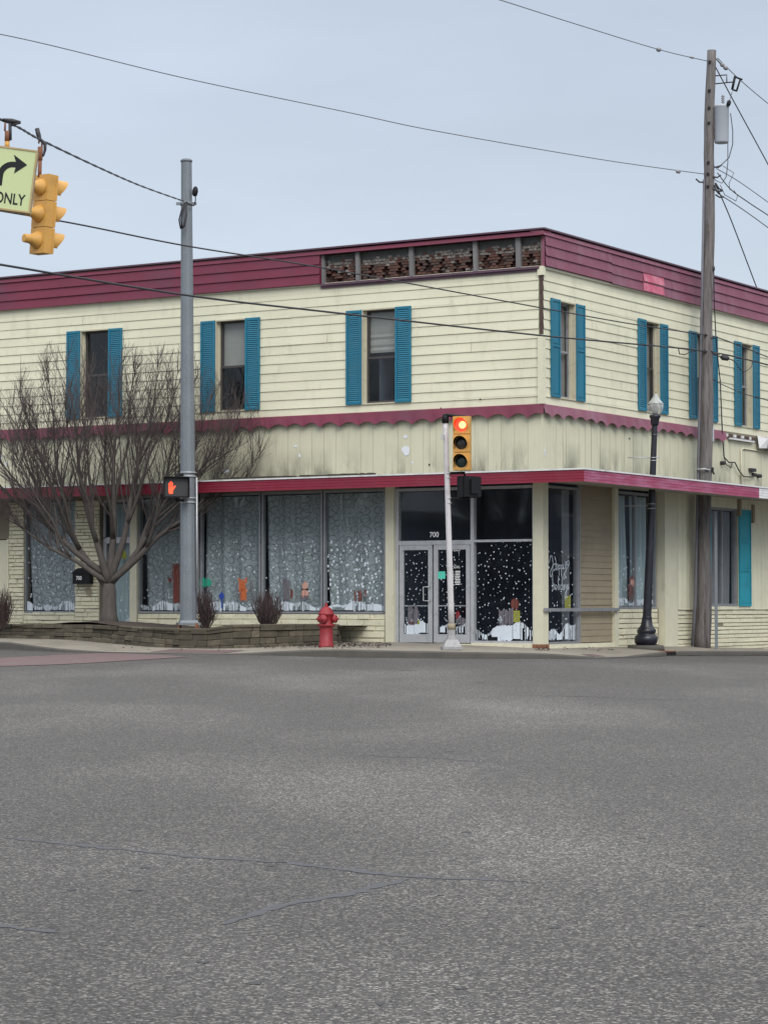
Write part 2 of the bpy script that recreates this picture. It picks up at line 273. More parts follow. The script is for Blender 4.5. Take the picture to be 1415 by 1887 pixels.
# ---------------------------------------------------------------- mesh builder
ORG = {}
class MB:
    def __init__(s): s.v = []; s.f = []; s.mi = []; s.uv = []; s.sm = []
    def poly(s, pts, mi=0, uv=None, smooth=False):
        i = len(s.v); s.v += [Vector(p) for p in pts]; s.f.append(tuple(range(i, i + len(pts)))); s.mi.append(mi)
        s.uv.append(uv or [(0, 0)] * len(pts)); s.sm.append(smooth)
    def hexa(s, b, t, mi=0):     # bottom ring, top ring of four points (counter-clockwise from outside above)
        s.poly([b[3], b[2], b[1], b[0]], mi); s.poly(t, mi)
        for k in range(4):
            j = (k + 1) % 4; s.poly([b[k], b[j], t[j], t[k]], mi)
    def box(s, c, d, rz=0, mi=0, taper=1.0):
        c = Vector(c); m = Matrix.Rotation(rz, 3, 'Z'); x, y, z = d[0] / 2, d[1] / 2, d[2] / 2
        q = ((-x, -y), (x, -y), (x, y), (-x, y))
        s.hexa([c + m @ Vector((a, b, -z)) for a, b in q], [c + m @ Vector((a * taper, b * taper, z)) for a, b in q], mi)
    def fbox(s, fc, s0, s1, z0, z1, o0, o1, mi=0):   # box on a facade: along, height, outwards
        if s0 > s1: s0, s1 = s1, s0
        b = [fc.p(s0, z0, o0), fc.p(s1, z0, o0), fc.p(s1, z0, o1), fc.p(s0, z0, o1)]
        t = [fc.p(s0, z1, o0), fc.p(s1, z1, o0), fc.p(s1, z1, o1), fc.p(s0, z1, o1)]
        s.hexa(b, t, mi)
    def fquad(s, fc, s0, s1, z0, z1, o0, o1=None, mi=0):
        o1 = o0 if o1 is None else o1
        s.poly([fc.p(s0, z0, o0), fc.p(s1, z0, o0), fc.p(s1, z1, o1), fc.p(s0, z1, o1)], mi, [(s0, z0), (s1, z0), (s1, z1), (s0, z1)])
    def tube(s, pts, rad, n=8, mi=0, caps=True, smooth=True, rot0=0):
        pts = [Vector(p) for p in pts]; m = len(pts)
        if not isinstance(rad, (list, tuple)): rad = [rad] * m
        rings = []; prev = None
        for i in range(m):
            d = (pts[min(i + 1, m - 1)] - pts[max(i - 1, 0)])
            d = d.normalized() if d.length > 1e-9 else Vector((0, 0, 1))
            if prev is None:
                a = Vector((1, 0, 0)) if abs(d.x) < .9 else Vector((0, 1, 0)); prev = (a - d * a.dot(d)).normalized()
            else:
                prev = prev - d * prev.dot(d); prev = prev.normalized() if prev.length > 1e-6 else d.orthogonal().normalized()
            q = d.cross(prev); b0 = len(s.v)
            for k in range(n):
                an = 2 * math.pi * k / n + rot0; s.v.append(pts[i] + (prev * math.cos(an) + q * math.sin(an)) * rad[i])
            rings.append(b0)
        for i in range(m - 1):
            for k in range(n):
                j = (k + 1) % n
                s.f.append((rings[i] + k, rings[i] + j, rings[i + 1] + j, rings[i + 1] + k)); s.mi.append(mi); s.uv.append([(0, 0)] * 4); s.sm.append(smooth)
        if caps:
            s.f.append(tuple(rings[0] + k for k in reversed(range(n)))); s.mi.append(mi); s.uv.append([(0, 0)] * n); s.sm.append(False)
            s.f.append(tuple(rings[-1] + k for k in range(n))); s.mi.append(mi); s.uv.append([(0, 0)] * n); s.sm.append(False)
    def lathe(s, base, axis, prof, n=20, mi=0, smooth=True):   # prof = [(distance along axis, radius)]
        base = Vector(base); axis = Vector(axis).normalized()
        a = axis.orthogonal().normalized() if abs(axis.z) < .999 else Vector((1, 0, 0)); q = axis.cross(a); rings = []
        for h, r in prof:
            rings.append(len(s.v))
            for k in range(n):
                an = 2 * math.pi * k / n; s.v.append(base + axis * h + (a * math.cos(an) + q * math.sin(an)) * r)
        for i in range(len(prof) - 1):
            for k in range(n):
                j = (k + 1) % n
                s.f.append((rings[i] + k, rings[i] + j, rings[i + 1] + j, rings[i + 1] + k)); s.mi.append(mi); s.uv.append([(0, 0)] * 4); s.sm.append(smooth)
        s.f.append(tuple(rings[0] + k for k in reversed(range(n)))); s.mi.append(mi); s.uv.append([(0, 0)] * n); s.sm.append(False)
        s.f.append(tuple(rings[-1] + k for k in range(n))); s.mi.append(mi); s.uv.append([(0, 0)] * n); s.sm.append(False)
    def build(s, name, mats, parent=None, label=None, cat=None, group=None, kind=None, origin=None):
        if not isinstance(mats, (list, tuple)): mats = [mats]
        me = bpy.data.meshes.new(name)
        if parent is not None: org = ORG[parent.name]
        elif origin is not None: org = Vector(origin)
        else: org = Vector((0, 0, 0))
        me.from_pydata([tuple(v - org) for v in s.v], [], s.f)
        for m in mats: me.materials.append(m)
        uvl = me.uv_layers.new(name='UVMap'); k = 0
        for p, mi, uv, sm in zip(me.polygons, s.mi, s.uv, s.sm):
            p.material_index = mi; p.use_smooth = sm
            for q in uv: uvl.data[k].uv = q; k += 1
        me.update()
        o = bpy.data.objects.new(name, me); COL.objects.link(o)
        if parent is not None: o.parent = parent
        else: o.location = org
        ORG[o.name] = org
        tag(o, label, cat, group, kind); return o
def tag(o, label=None, cat=None, group=None, kind=None):
    for k, v in (('label', label), ('category', cat), ('group', group), ('kind', kind)):
        if v: o[k] = v
    return o
def thing(name, loc, label, cat, group=None):
    o = bpy.data.objects.new(name, None); COL.objects.link(o); o.location = loc; o.empty_display_size = .2
    ORG[o.name] = Vector(loc); return tag(o, label, cat, group)
def text_into(mb, s, place, size, mi=0, bold=0.0):   # place(x, y) -> point; the letters lie flat in the surface
    cu = bpy.data.curves.new('t', 'FONT'); cu.body = s; cu.size = size; cu.align_x = 'CENTER'; cu.align_y = 'CENTER'; cu.offset = bold
    o = bpy.data.objects.new('t', cu); COL.objects.link(o)
    dg = bpy.context.evaluated_depsgraph_get(); me = bpy.data.meshes.new_from_object(o.evaluated_get(dg))
    for p in me.polygons: mb.poly([place(me.vertices[i].co.x, me.vertices[i].co.y) for i in p.vertices], mi)
    bpy.data.objects.remove(o); bpy.data.curves.remove(cu); bpy.data.meshes.remove(me)
def stroke(mb, pts, wd, place, mi=0):
    for (x0, y0), (x1, y1) in zip(pts[:-1], pts[1:]):
        dx, dy = x1 - x0, y1 - y0; l = math.hypot(dx, dy) or 1; nx, ny = -dy / l * wd / 2, dx / l * wd / 2
        ex, ey = dx / l * wd * .3, dy / l * wd * .3
        mb.poly([place(x0 - ex + nx, y0 - ey + ny), place(x0 - ex - nx, y0 - ey - ny), place(x1 + ex - nx, y1 + ey - ny), place(x1 + ex + nx, y1 + ey + ny)], mi)

def smooth2(p):
    o = []
    for i in range(len(p) - 1):
        a, b, c, d = p[max(i - 1, 0)], p[i], p[i + 1], p[min(i + 2, len(p) - 1)]
        for k in range(5):
            t = k / 5; o.append(tuple(.5 * (2 * b[j] + (c[j] - a[j]) * t + (2 * a[j] - 5 * b[j] + 4 * c[j] - d[j]) * t * t + (3 * b[j] - a[j] - 3 * c[j] + d[j]) * t ** 3) for j in (0, 1)))
    return o + [p[-1]]

# ---------------------------------------------------------------- ground, road, kerb, sidewalk
# outer edge of the kerb: (pixel x, pixel y, distance, kerb height)
KB = [(-900, 1182, 66, .15), (-200, 1190, 57, .15), (0, 1196, 54, .16), (18, 1197, 53.6, .16), (60, 1199.5, 52.8, .11), (110, 1201, 51.9, .06), (193, 1202.5, 50.8, .012), (300, 1204, 49.8, .008),
      (400, 1205.5, 49, .012), (455, 1206.5, 48.7, .04), (510, 1208.5, 48.4, .09), (560, 1210, 48.2, .13), (640, 1212, 47.9, .155), (740, 1213, 47.5, .14), (870, 1213.5, 47.2, .125),
      (960, 1214, 47.4, .115), (1020, 1214, 47.9, .10), (1070, 1214, 48.5, .06), (1110, 1213, 49.3, .02), (1150, 1211.5, 50.3, .015), (1190, 1210, 51.6, .05),
      (1225, 1208.5, 53.0, .09), (1262, 1208, 54.2, .10), (1330, 1207.5, 55.8, .10), (1415, 1208, 58, .10), (1600, 1209, 63, .10), (2600, 1185, 95, .12)]
KP = []; KH = []
for x, y, D, h in KB: KP.append(P(x, y, D)); KH.append(h)
def resample(pts, hs, step):
    o, oh = [pts[0]], [hs[0]]
    for a, b, ha, hb in zip(pts[:-1], pts[1:], hs[:-1], hs[1:]):
        n = max(1, int((b - a).length / step))
        for k in range(1, n + 1): o.append(a.lerp(b, k / n)); oh.append(ha + (hb - ha) * k / n)
    return o, oh
KP, KH = resample(KP, KH, .5)
for it in range(3):
    KP = [KP[0]] + [KP[i] * .5 + (KP[i - 1] + KP[i + 1]) * .25 for i in range(1, len(KP) - 1)] + [KP[-1]]
ZC = -.57
def kz(X):
    if X <= KP[0].x: return KP[0].y, KP[0].z
    for a, b in zip(KP[:-1], KP[1:]):
        if a.x <= X <= b.x:
            t = (X - a.x) / max(1e-6, b.x - a.x); return a.y + (b.y - a.y) * t, a.z + (b.z - a.z) * t
    return KP[-1].y, KP[-1].z
def zroad(X, Y):
    ky, z = kz(X)
    if Y >= ky: return z
    return ZC + (z - ZC) * max(0, Y / ky)
def on_road(x, y, lift=0):
    D = 30.0
    for _ in range(60):
        q = P(x, y, D); z = zroad(q.x, q.y) + lift; r = ray(x, y)
        D2 = (z - CZ) / r.z * r.y; D = D * .5 + D2 * .5
    return P(x, y, D)
mb = MB()
xs = sorted(set([round(-60 + 4 * i, 3) for i in range(11)] + [round(p.x, 3) for p in KP if -21 < p.x < 60] + [70, 90]))
rows = [-40, 0, .1, .2, .3, .4, .5, .6, .7, .8, .9, .95, 1.0]
grid = []
for X in xs:
    ky, z = kz(X); c = []
    for r in rows: c.append(Vector((X, -40 if r == -40 else r * ky, ZC if r <= 0 else ZC + (z - ZC) * r)))
    c.append(Vector((X, ky + .02, z - .15))); c.append(Vector((X, ky + 60, z - .4))); grid.append(c)
for a, b in zip(grid[:-1], grid[1:]):
    for k in range(len(a) - 1): mb.poly([a[k], b[k], b[k + 1], a[k + 1]])
mb.build('road', M['asphalt'], kind='structure')
mb = MB(); mb.poly([(-1500, -1500, -.75), (1500, -1500, -.75), (1500, 1500, -.75), (-1500, 1500, -.75)])
mb.build('ground', mat('distant_ground', (.09, .085, .07), .95, .2, .2), kind='structure')
def zwall(face, s):
    if face is FL:
        pts = [(-1, .12), (0, .12), (1.7, .17), (3.7, .225), (8, .27), (14.8, .30), (30, .33)]
    else:
        pts = [(-1, .12), (0, .12), (3.4, .11), (6.5, .085), (12, -.06), (30, -.15)]
    for (a, x), (b, y) in zip(pts[:-1], pts[1:]):
        if a <= s <= b: return x + (y - x) * (s - a) / (b - a)
    return pts[-1][1]
def inner(k):                     # wall point that faces the k-th kerb point
    p = KP[k]; sl = (p - C0).dot(FL.u); sr = (p - C0).dot(FR.u)
    ol = (p - C0).dot(FL.n); orr = (p - C0).dot(FR.n)
    if sl > 0: q = FL.p(sl, 0, -.05); q.z = zwall(FL, sl); return q
    if sr > 0: q = FR.p(sr, 0, -.05); q.z = zwall(FR, sr); return q
    q = Vector((C0.x, C0.y, .12)); return q
IN = [inner(k) for k in range(len(KP))]
kb = MB(); sw = MB()
prof = []
for k in range(len(KP)):
    p, q, h = KP[k], IN[k], KH[k]
    d = Vector((q.x - p.x, q.y - p.y, 0)).normalized()
    T = Vector((p.x, p.y, p.z + h))
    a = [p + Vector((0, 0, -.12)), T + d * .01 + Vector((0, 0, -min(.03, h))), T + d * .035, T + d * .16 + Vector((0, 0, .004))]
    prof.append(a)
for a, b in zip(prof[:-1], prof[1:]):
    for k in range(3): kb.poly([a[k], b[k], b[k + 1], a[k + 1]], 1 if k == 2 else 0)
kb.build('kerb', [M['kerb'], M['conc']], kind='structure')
N = 8
for k in range(len(KP) - 1):
    for j in range(N):
        def pt(kk, t):
            a = prof[kk][3] + Vector((0, 0, -.004)); b = IN[kk]; q = a.lerp(b, t); q.z = a.z + (b.z - a.z) * (t ** .8); return q
        sw.poly([pt(k, j / N), pt(k + 1, j / N), pt(k + 1, (j + 1) / N), pt(k, (j + 1) / N)], smooth=True)
sw.build('sidewalk', M['conc'], kind='structure')
def zwalk(X, Y):
    best = None
    for k in range(len(KP)):
        a = prof[k][3]; b = IN[k]; ab = Vector((b.x - a.x, b.y - a.y)); l2 = max(1e-4, ab.length_squared)
        t = max(0, min(1, ((X - a.x) * ab.x + (Y - a.y) * ab.y) / l2))
        d = (a.x + ab.x * t - X) ** 2 + (a.y + ab.y * t - Y) ** 2
        if best is None or d < best[0]: best = (d, a.z + (b.z - a.z) * (t ** .8))
    return best[1]
# grit line in the gutter
gm_ = MB()
for k in range(len(KP) - 1):
    d0 = (IN[k] - KP[k]); d0.z = 0; d0.normalize(); d1 = (IN[k + 1] - KP[k + 1]); d1.z = 0; d1.normalize()
    w0, w1 = U(.10, .22), U(.10, .22)
    gm_.poly([KP[k] - d0 * w0 + Vector((0, 0, .003)), KP[k + 1] - d1 * w1 + Vector((0, 0, .003)), KP[k + 1] + d1 * .005 + Vector((0, 0, .004)), KP[k] + d0 * .005 + Vector((0, 0, .004))])
gm_.build('gutter', mat('gutter_grit', (.075, .068, .058), 1, .35, 5), kind='structure')
# expansion joints in the sidewalk and kerb
jm = MB()
for k in range(6, len(KP) - 6, 6):
    a, b = prof[k], IN[k]; t = (KP[k + 1] - KP[k - 1]).normalized() * .007
    st = [a[1], a[2], a[3]] + [pt(k, j / N) for j in range(1, N + 1)]
    for p, q in zip(st[:-1], st[1:]):
        u = Vector((0, 0, .004)) + (p - b).normalized() * .002
        jm.poly([p - t + u, p + t + u, q + t + u, q - t + u])
jm.build('sidewalk_joint', M['joint'], kind='structure')
cw = MB()
top = [(-90, 1218), (0, 1213), (60, 1209.5), (110, 1207), (190, 1203.8), (230, 1204.6), (267, 1206), (300, 1207.5), (345, 1210.3)]
bot = [(-90, 1233), (0, 1228), (60, 1226), (110, 1224.5), (178, 1221), (225, 1218), (267, 1215.5), (300, 1213.5), (345, 1210.8)]
for i in range(len(top) - 1):
    for j in range(4):
        f = lambda i, t: on_road(top[i][0] + (bot[i][0] - top[i][0]) * t, top[i][1] + (bot[i][1] - top[i][1]) * t, .008)
        cw.poly([f(i, (j + 1) / 4), f(i + 1, (j + 1) / 4), f(i + 1, j / 4), f(i, j / 4)])
cw.build('crosswalk', M['redroad'], kind='structure')
def kerb_px(p): return CX + F * p.x / (p.y * math.cos(TH) + (p.z - CZ) * math.sin(TH))
dm = MB()          # red ramp pads set in the walk
for x0, x1, dep in ((262, 425, .16), (1085, 1150, .22)):
    ks = [k for k in range(len(KP)) if x0 <= kerb_px(KP[k]) <= x1]
    for k in ks[:-1]:
        q = [prof[k][3], prof[k + 1][3], prof[k + 1][3].lerp(IN[k + 1], dep), prof[k][3].lerp(IN[k], dep)]
        q[2].z = prof[k + 1][3].z + (IN[k + 1].z - prof[k + 1][3].z) * dep ** .8; q[3].z = prof[k][3].z + (IN[k].z - prof[k][3].z) * dep ** .8
        dm.poly([v + Vector((0, 0, .006)) for v in q])
dm.build('crosswalk_ramp', M['redroad'], kind='structure')
# sealed cracks, potholes and the tar spots
cs = MB()
def ribbon(px, wpx, lift=.002):
    pts = []
    for (x0, y0), (x1, y1) in zip(px[:-1], px[1:]):
        n = max(2, int(abs(x1 - x0) / 12))
        for k in range(n): pts.append((x0 + (x1 - x0) * k / n + U(-3, 3), y0 + (y1 - y0) * k / n + U(-1.2, 1.2)))
    pts.append(px[-1]); L = len(pts); prev = None
    for i, (x, y) in enumerate(pts):
        c = on_road(x, y, lift); t = i / (L - 1); wd = wpx * (.35 + .9 * R()) * min(1, 6 * t + .25, 6 * (1 - t) + .15)
        c2 = on_road(*pts[min(i + 1, L - 1)], lift) if i < L - 1 else c
        c1 = on_road(*pts[max(i - 1, 0)], lift)
        d = (c2 - c1); d.z = 0; d = d.normalized() if d.length > 0 else Vector((1, 0, 0)); n_ = Vector((-d.y, d.x, 0)) * wd / 2
        cur = (c - n_, c + n_)
        if prev: cs.poly([prev[0], cur[0], cur[1], prev[1]])
        prev = cur
ribbon([(-40, 1540), (180, 1561), (370, 1580), (530, 1590), (750, 1616), (985, 1626)], .085)
ribbon([(752, 1619), (690, 1636), (620, 1652), (520, 1668), (410, 1704)], .10)
ribbon([(-40, 1698), (40, 1712), (110, 1719)], .07)
ribbon([(640, 1391), (760, 1396), (930, 1406)], .05)
ribbon([(960, 1280), (1150, 1287), (1300, 1291)], .06)
ribbon([(735, 1236), (765, 1236)], .25)
cs.build('crack_sealant', M['seal'], kind='structure')
hs = MB()
for x, y, a in ((830, 1385, .10), (520, 1588, .05), (265, 1598, .08), (375, 1773, .05), (744, 1622, .03), (812, 1650, .035), (885, 1258, .15), (75, 1228, .1), (500, 1596, .05), (1080, 1640, .04), (850, 1822, .05), (1290, 1705, .06), (700, 1850, .05), (1180, 1545, .05), (860, 1534, .06), (250, 1640, .06), (130, 1640, .06), (345, 1227, .1), (470, 1812, .07), (1020, 1710, .05)):
    c = on_road(x, y, .002); n = 9; a *= .6
    hs.poly([c + Vector((a * U(.4, 1.2) * math.cos(6.283 * k / n), a * U(.5, 1.8) * math.sin(6.283 * k / n), 0)) for k in range(n)])
hs.build('road_pit', mat('tar_spot', (.035, .035, .037), .7), kind='structure')

# ================================================================ the corner shop building
BLD = thing('shop_building', (C0.x, C0.y, .1), 'two storey corner shop building with cream siding, crimson parapet and canopy', 'building')
ZT, ZF, ZS, ZP, ZG = 8.94, 8.17, 5.26, 2.79, 3.7
SLE, SRE = 24.0, 22.0
def cells(s0, s1, z0, z1, holes):
    zs = sorted(set([z0, z1] + [z for h in holes for z in (h[2], h[3]) if z0 < z < z1])); out = []
    for a, b in zip(zs[:-1], zs[1:]):
        zm = (a + b) / 2; cuts = sorted([(h[0], h[1]) for h in holes if h[2] < zm < h[3] and h[1] > s0 and h[0] < s1]); x = s0
        for c, d in cuts:
            if c > x: out.append((x, min(c, s1), a, b))
            x = max(x, d)
        if x < s1: out.append((x, s1, a, b))
    return out
def lap(mb, fc, s0, s1, z0, z1, pitch, holes, base=.0, lip=.018, mi=0, seam=None):
    z = z0; row = 0
    while z < z1 - .01:
        zt = min(z + pitch, z1); jit = U(-.003, .003)
        f = lambda zz: base + .004 + (lip + jit) * (1 - (zz - z) / pitch)
        for a, b, c, d in cells(s0, s1, z, zt, holes):
            xs_ = [a]
            while xs_[-1] < b - 1.2: xs_.append(min(b, xs_[-1] + U(1.5, 4.0)) if b - xs_[-1] > 1.5 else b)
            if xs_[-1] < b: xs_.append(b)
            for i in range(len(xs_) - 1):
                w1, w2 = U(-.004, .004), U(-.004, .004); p, q = xs_[i], xs_[i + 1]
                oc, od = f(c), f(d)
                mb.poly([fc.p(p, c, oc + w1), fc.p(q, c, oc + w2), fc.p(q, d, od), fc.p(p, d, od)], mi, [(p, c), (q, c), (q, d), (p, d)])
                if abs(c - z) < 1e-6: mb.poly([fc.p(p, c, base - .01), fc.p(q, c, base - .01), fc.p(q, c, oc + w2), fc.p(p, c, oc + w1)], mi)
        z = zt; row += 1
def wall(mb, fc, s0, s1, z0, z1, holes, o, mi=0):
    for a, b, c, d in cells(s0, s1, z0, z1, holes): mb.fquad(fc, a, b, c, d, o, mi=mi)
# upper windows: (face, glass opening s0, s1, kind of shutter, blind depth)
WZ0, WZ1 = 5.46, 7.51
UPW = [(FL, 3.60, 4.43, 'louvre', 'crinkle'), (FL, 7.58, 8.38, 'louvre', 'half'), (FL, 11.49, 12.30, 'louvre', 'dark'), (FL, 16.0, 16.8, 'louvre', 'dark'),
       (FR, .77, 1.50, 'panel', 'curtain'), (FR, 5.02, 5.75, 'louvre', 'curtain'), (FR, 7.80, 8.58, 'louvre', 'half'), (FR, 10.47, 11.17, 'louvre', 'curtain'), (FR, 13.6, 14.3, 'louvre', 'dark')]
hL = [(a, b, WZ0, WZ1) for f, a, b, _, _ in UPW if f is FL]; hR = [(a, b, WZ0, WZ1) for f, a, b, _, _ in UPW if f is FR]
for fc, se, hh in ((FL, SLE, hL), (FR, SRE, hR)):
    m = MB(); wall(m, fc, 0, se, ZG, ZT, hh + ([(-1, 5.5, ZF - .01, ZT + 1)] if fc is FL else []), -.012); m.build('upper_wall', M['jamb'], BLD)
    m = MB(); lap(m, fc, .06, se, ZS - .04, ZF - .19, .205, hh)
    m.fbox(fc, .06, se, ZF - .19, ZF + .02, .004, .014)
    # butt joints where siding lengths meet
    for k in range(9):
        s_ = U(.8, min(se, 15)); r = random.randint(0, 13); z_ = ZS - .04 + r * .205
        if any(h[0] - .5 < s_ < h[1] + .5 and z_ > h[2] - .25 and z_ < h[3] for h in hh): continue
        m.fquad(fc, s_, s_ + .007, z_ + .005, z_ + .2, .034, .014, 1)
    m.build('siding', [M['cream'], M['joint']], BLD)
for a, b in ((ZS, 6.72), (7.98, 8.17)):
    cpost = MB(); cpost.box((C0.x, C0.y, (a + b) / 2), (.13, .13, b - a), math.atan2(FL.u.y, FL.u.x)); cpost.build('corner_board', M['cream'], BLD)
m = MB(); m.box((C0.x, C0.y, 7.35), (.055, .055, 1.26), math.atan2(FL.u.y, FL.u.x)); m.box((C0.x - .01, C0.y, 7.35), (.03, .075, 1.2), math.atan2(FL.u.y, FL.u.x)); m.build('exposed_corner_stud', M['brick2'], BLD, label='dark exposed stud where corner board is missing')
# parapet fascia: three laps of crimson metal and a cap; the stretch by the corner has lost its metal
def fascia(fc, s0, s1, m_):
    m = MB(); n = max(1, int((s1 - s0) / 3.1)); x = s0
    for i in range(n):
        x2 = s0 + (s1 - s0) * (i + 1) / n; dz = U(-.012, .012)
        lap(m, fc, x, x2 - .004, ZF + dz, ZT - .12 + dz, .217, [], base=.075 + U(0, .008), lip=.03); x = x2
    m.fbox(fc, s0, s1, ZF, ZT - .1, 0, .07); return m.build('fascia_metal', m_, BLD)
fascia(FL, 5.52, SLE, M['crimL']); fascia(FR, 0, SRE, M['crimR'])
m = MB()
for fc, se, cc in ((FL, SLE, 0), (FR, SRE, 1)):
    o = .115
    ce = 0 if fc is FL else 0
    m.hexa([fc.p(-.10, ZT - .115, -.02), fc.p(se, ZT - .115, -.02), fc.p(se, ZT - .115, o), fc.p(-.10, ZT - .115, o)],
           [fc.p(-.10, ZT - .01 + cc * .003, -.25), fc.p(se, ZT - .01 + cc * .003, -.25), fc.p(se, ZT - .03 + cc * .003, o - .03), fc.p(-.10, ZT - .03 + cc * .003, o - .03)], cc)
    m.fbox(fc, -.09, se, ZT + cc * .003, ZT + .035 + cc * .003, -.3, o + .012, 2)
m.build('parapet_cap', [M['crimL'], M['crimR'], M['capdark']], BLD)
m = MB()
for (a, b, c, d) in ((.0, SRE, ZF - .045, ZF + .01),): m.fbox(FR, a, b, c, d, .0, .06)
m.fbox(FL, 5.52, SLE, ZF - .03, ZF + .005, 0, .055)
m.build('frieze_strip', M['trimcream'], BLD)
m = MB(); m.fbox(FL, .02, 5.52, ZF - .05, ZF, -.10, .09); m.fbox(FL, .02, 5.52, ZF - .1, ZF - .06, 0, .05)
m.build('bottom_rail', M['capdark'], BLD)
m = MB(); m.fbox(FL, .0, 5.75, ZF - .02, ZT - .02, -.32, -.28); m.fquad(FL, 0, 5.52, ZF - .02, ZT - .33, -.262, mi=1); m.fbox(FL, .0, 5.52, ZT - .30, ZT - .118, -.27, -.10); m.build('exposed_backing', [M['grayfelt'], M['brick2']], BLD)
# stepped brick corbels seen through the gap
br = MB()
x = .03
zz = ZF; course = 0
while zz < ZT - .27:
    x = -.04 - (.05 if course % 2 else 0)
    while x < 5.5:
        xe = x + .092; ph = ((x + .1) % .36) / .36; up = (zz - ZF) / .45
        wdt = .30 + .75 * up; corb = abs(ph - .5) * 2 < wdt
        top_ = zz > ZT - .46
        o = (-.12 + .05 * up if corb else -.20) + U(-.008, .008)
        if top_: o = -.09 + U(-.03, .01)
        if not (R() < .02):
            mi = 2 if (top_ and R() < .6) else (1 if R() < .42 else 0)
            if R() < .05: mi = 2
            br.fbox(FL, max(.0, x), min(5.5, xe), zz + U(0, .004), zz + .052, -.27, o, mi)
        x += .1
    zz += .06; course += 1
br.build('brick_corbels', [M['brick1'], M['brick2'], M['brick3']], BLD)
for xx, wd in ((596.5, .07), (660, .09), (759, .10), (877, .10), (956, .11)):
    s_, _ = FL.hit(xx, 480); m = MB()
    m.hexa([FL.p(s_ - wd / 2, ZF - .02, -.05), FL.p(s_ + wd / 2, ZF - .02, -.05), FL.p(s_ + wd / 2, ZF - .02, .03), FL.p(s_ - wd / 2, ZF - .02, .03)],
           [FL.p(s_ - wd / 2 + .015, ZT - .12, -.05), FL.p(s_ + wd / 2 + .015, ZT - .12, -.05), FL.p(s_ + wd / 2 + .015, ZT - .12, .03), FL.p(s_ - wd / 2 + .015, ZT - .12, .03)])
    m.build('fascia_stud', M['wood'], BLD)
m = MB(); a, _ = FR.hit(1178, 515); b, _ = FR.hit(1216, 515)
for r_ in (0, 1):
    z0 = ZF + r_ * .217 + .012; m.fquad(FR, a, b, z0, z0 + .195, .116, .092)
m.build('faded_fascia_patch', M['pink'], BLD, label='bright pink sun faded patch on the crimson fascia')
# roof
m = MB(); bk = FL.p(SLE, ZT - .4, -.2); m.poly([FL.p(0, ZT - .4, -.2) + FR.u * .2, FR.p(SRE, ZT - .4, -.2), FR.p(SRE, ZT - .4, -.2) + FL.u * SLE, FL.p(SLE, ZT - .4, -.2)])
m.poly([FR.p(SRE, 0, 0), FR.p(SRE, 0, 0) + FL.u * SLE, FR.p(SRE, ZT, 0) + FL.u * SLE, FR.p(SRE, ZT, 0)])
m.poly([FL.p(SLE, 0, 0), FL.p(SLE, ZT, 0), FL.p(SLE, ZT, 0) + FR.u * SRE, FL.p(SLE, 0, 0) + FR.u * SRE])
m.build('roof', M['grayfelt'], BLD)
# interior shell: floors, ceiling, back wall
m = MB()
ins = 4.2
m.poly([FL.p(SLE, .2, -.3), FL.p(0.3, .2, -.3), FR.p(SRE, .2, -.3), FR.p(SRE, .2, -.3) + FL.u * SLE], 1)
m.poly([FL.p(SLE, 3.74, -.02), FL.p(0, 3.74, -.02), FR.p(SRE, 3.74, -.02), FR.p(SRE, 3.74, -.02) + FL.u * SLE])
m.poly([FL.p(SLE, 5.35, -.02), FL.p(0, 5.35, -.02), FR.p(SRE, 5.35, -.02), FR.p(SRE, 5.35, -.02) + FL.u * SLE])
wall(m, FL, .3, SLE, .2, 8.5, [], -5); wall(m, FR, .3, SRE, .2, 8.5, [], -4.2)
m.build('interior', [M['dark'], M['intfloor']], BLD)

def shutter(fc, s0, s1, z0, z1, kind, m_, lean=0):
    m = MB(); o0, o1 = .026, .062; fw = .045; z1 += U(-.01, .01)
    if kind == 'louvre':
        m.fbox(fc, s0, s0 + fw, z0, z1, o0, o1); m.fbox(fc, s1 - fw, s1, z0, z1, o0, o1)
        for c in (z0, z1 - .06): m.fbox(fc, s0 + fw, s1 - fw, c, c + .06, o0, o1 - .004)
        m.fquad(fc, s0 + fw, s1 - fw, z0, z1, o0 + .004)
        n = 44; h = (z1 - z0 - .12) / n
        for k in range(n):
            z = z0 + .06 + k * h; a, b = s0 + fw, s1 - fw; j = U(-.002, .002)
            m.poly([fc.p(a, z, o1 - .006 + j), fc.p(b, z, o1 - .006 + j), fc.p(b, z + h * .98, o0 + .008), fc.p(a, z + h * .98, o0 + .008)])
            m.poly([fc.p(a, z, o0 + .004), fc.p(b, z, o0 + .004), fc.p(b, z, o1 - .006 + j), fc.p(a, z, o1 - .006 + j)])
    else:
        m.fbox(fc, s0, s0 + fw, z0, z1, o0, o1); m.fbox(fc, s1 - fw, s1, z0, z1, o0, o1)
        rl = [z0, (z0 + z1) / 2 + .05 - .03, z1 - .06] if kind == 'panel' else [z0, z0 + (z1 - z0) * .36, z0 + (z1 - z0) * .66, z1 - .06]
        for c in rl: m.fbox(fc, s0 + fw, s1 - fw, c, c + .05, o0, o1 - .004)
        m.fbox(fc, s0 + fw, s1 - fw, z0, z1, o0, o0 + .015)
        for c, d in zip(rl[:-1], rl[1:]): m.fbox(fc, s0 + fw + .03, s1 - fw - .03, c + .08, d - .03, o0 + .015, o0 + .024)
    return m.build('shutter', m_, BLD)
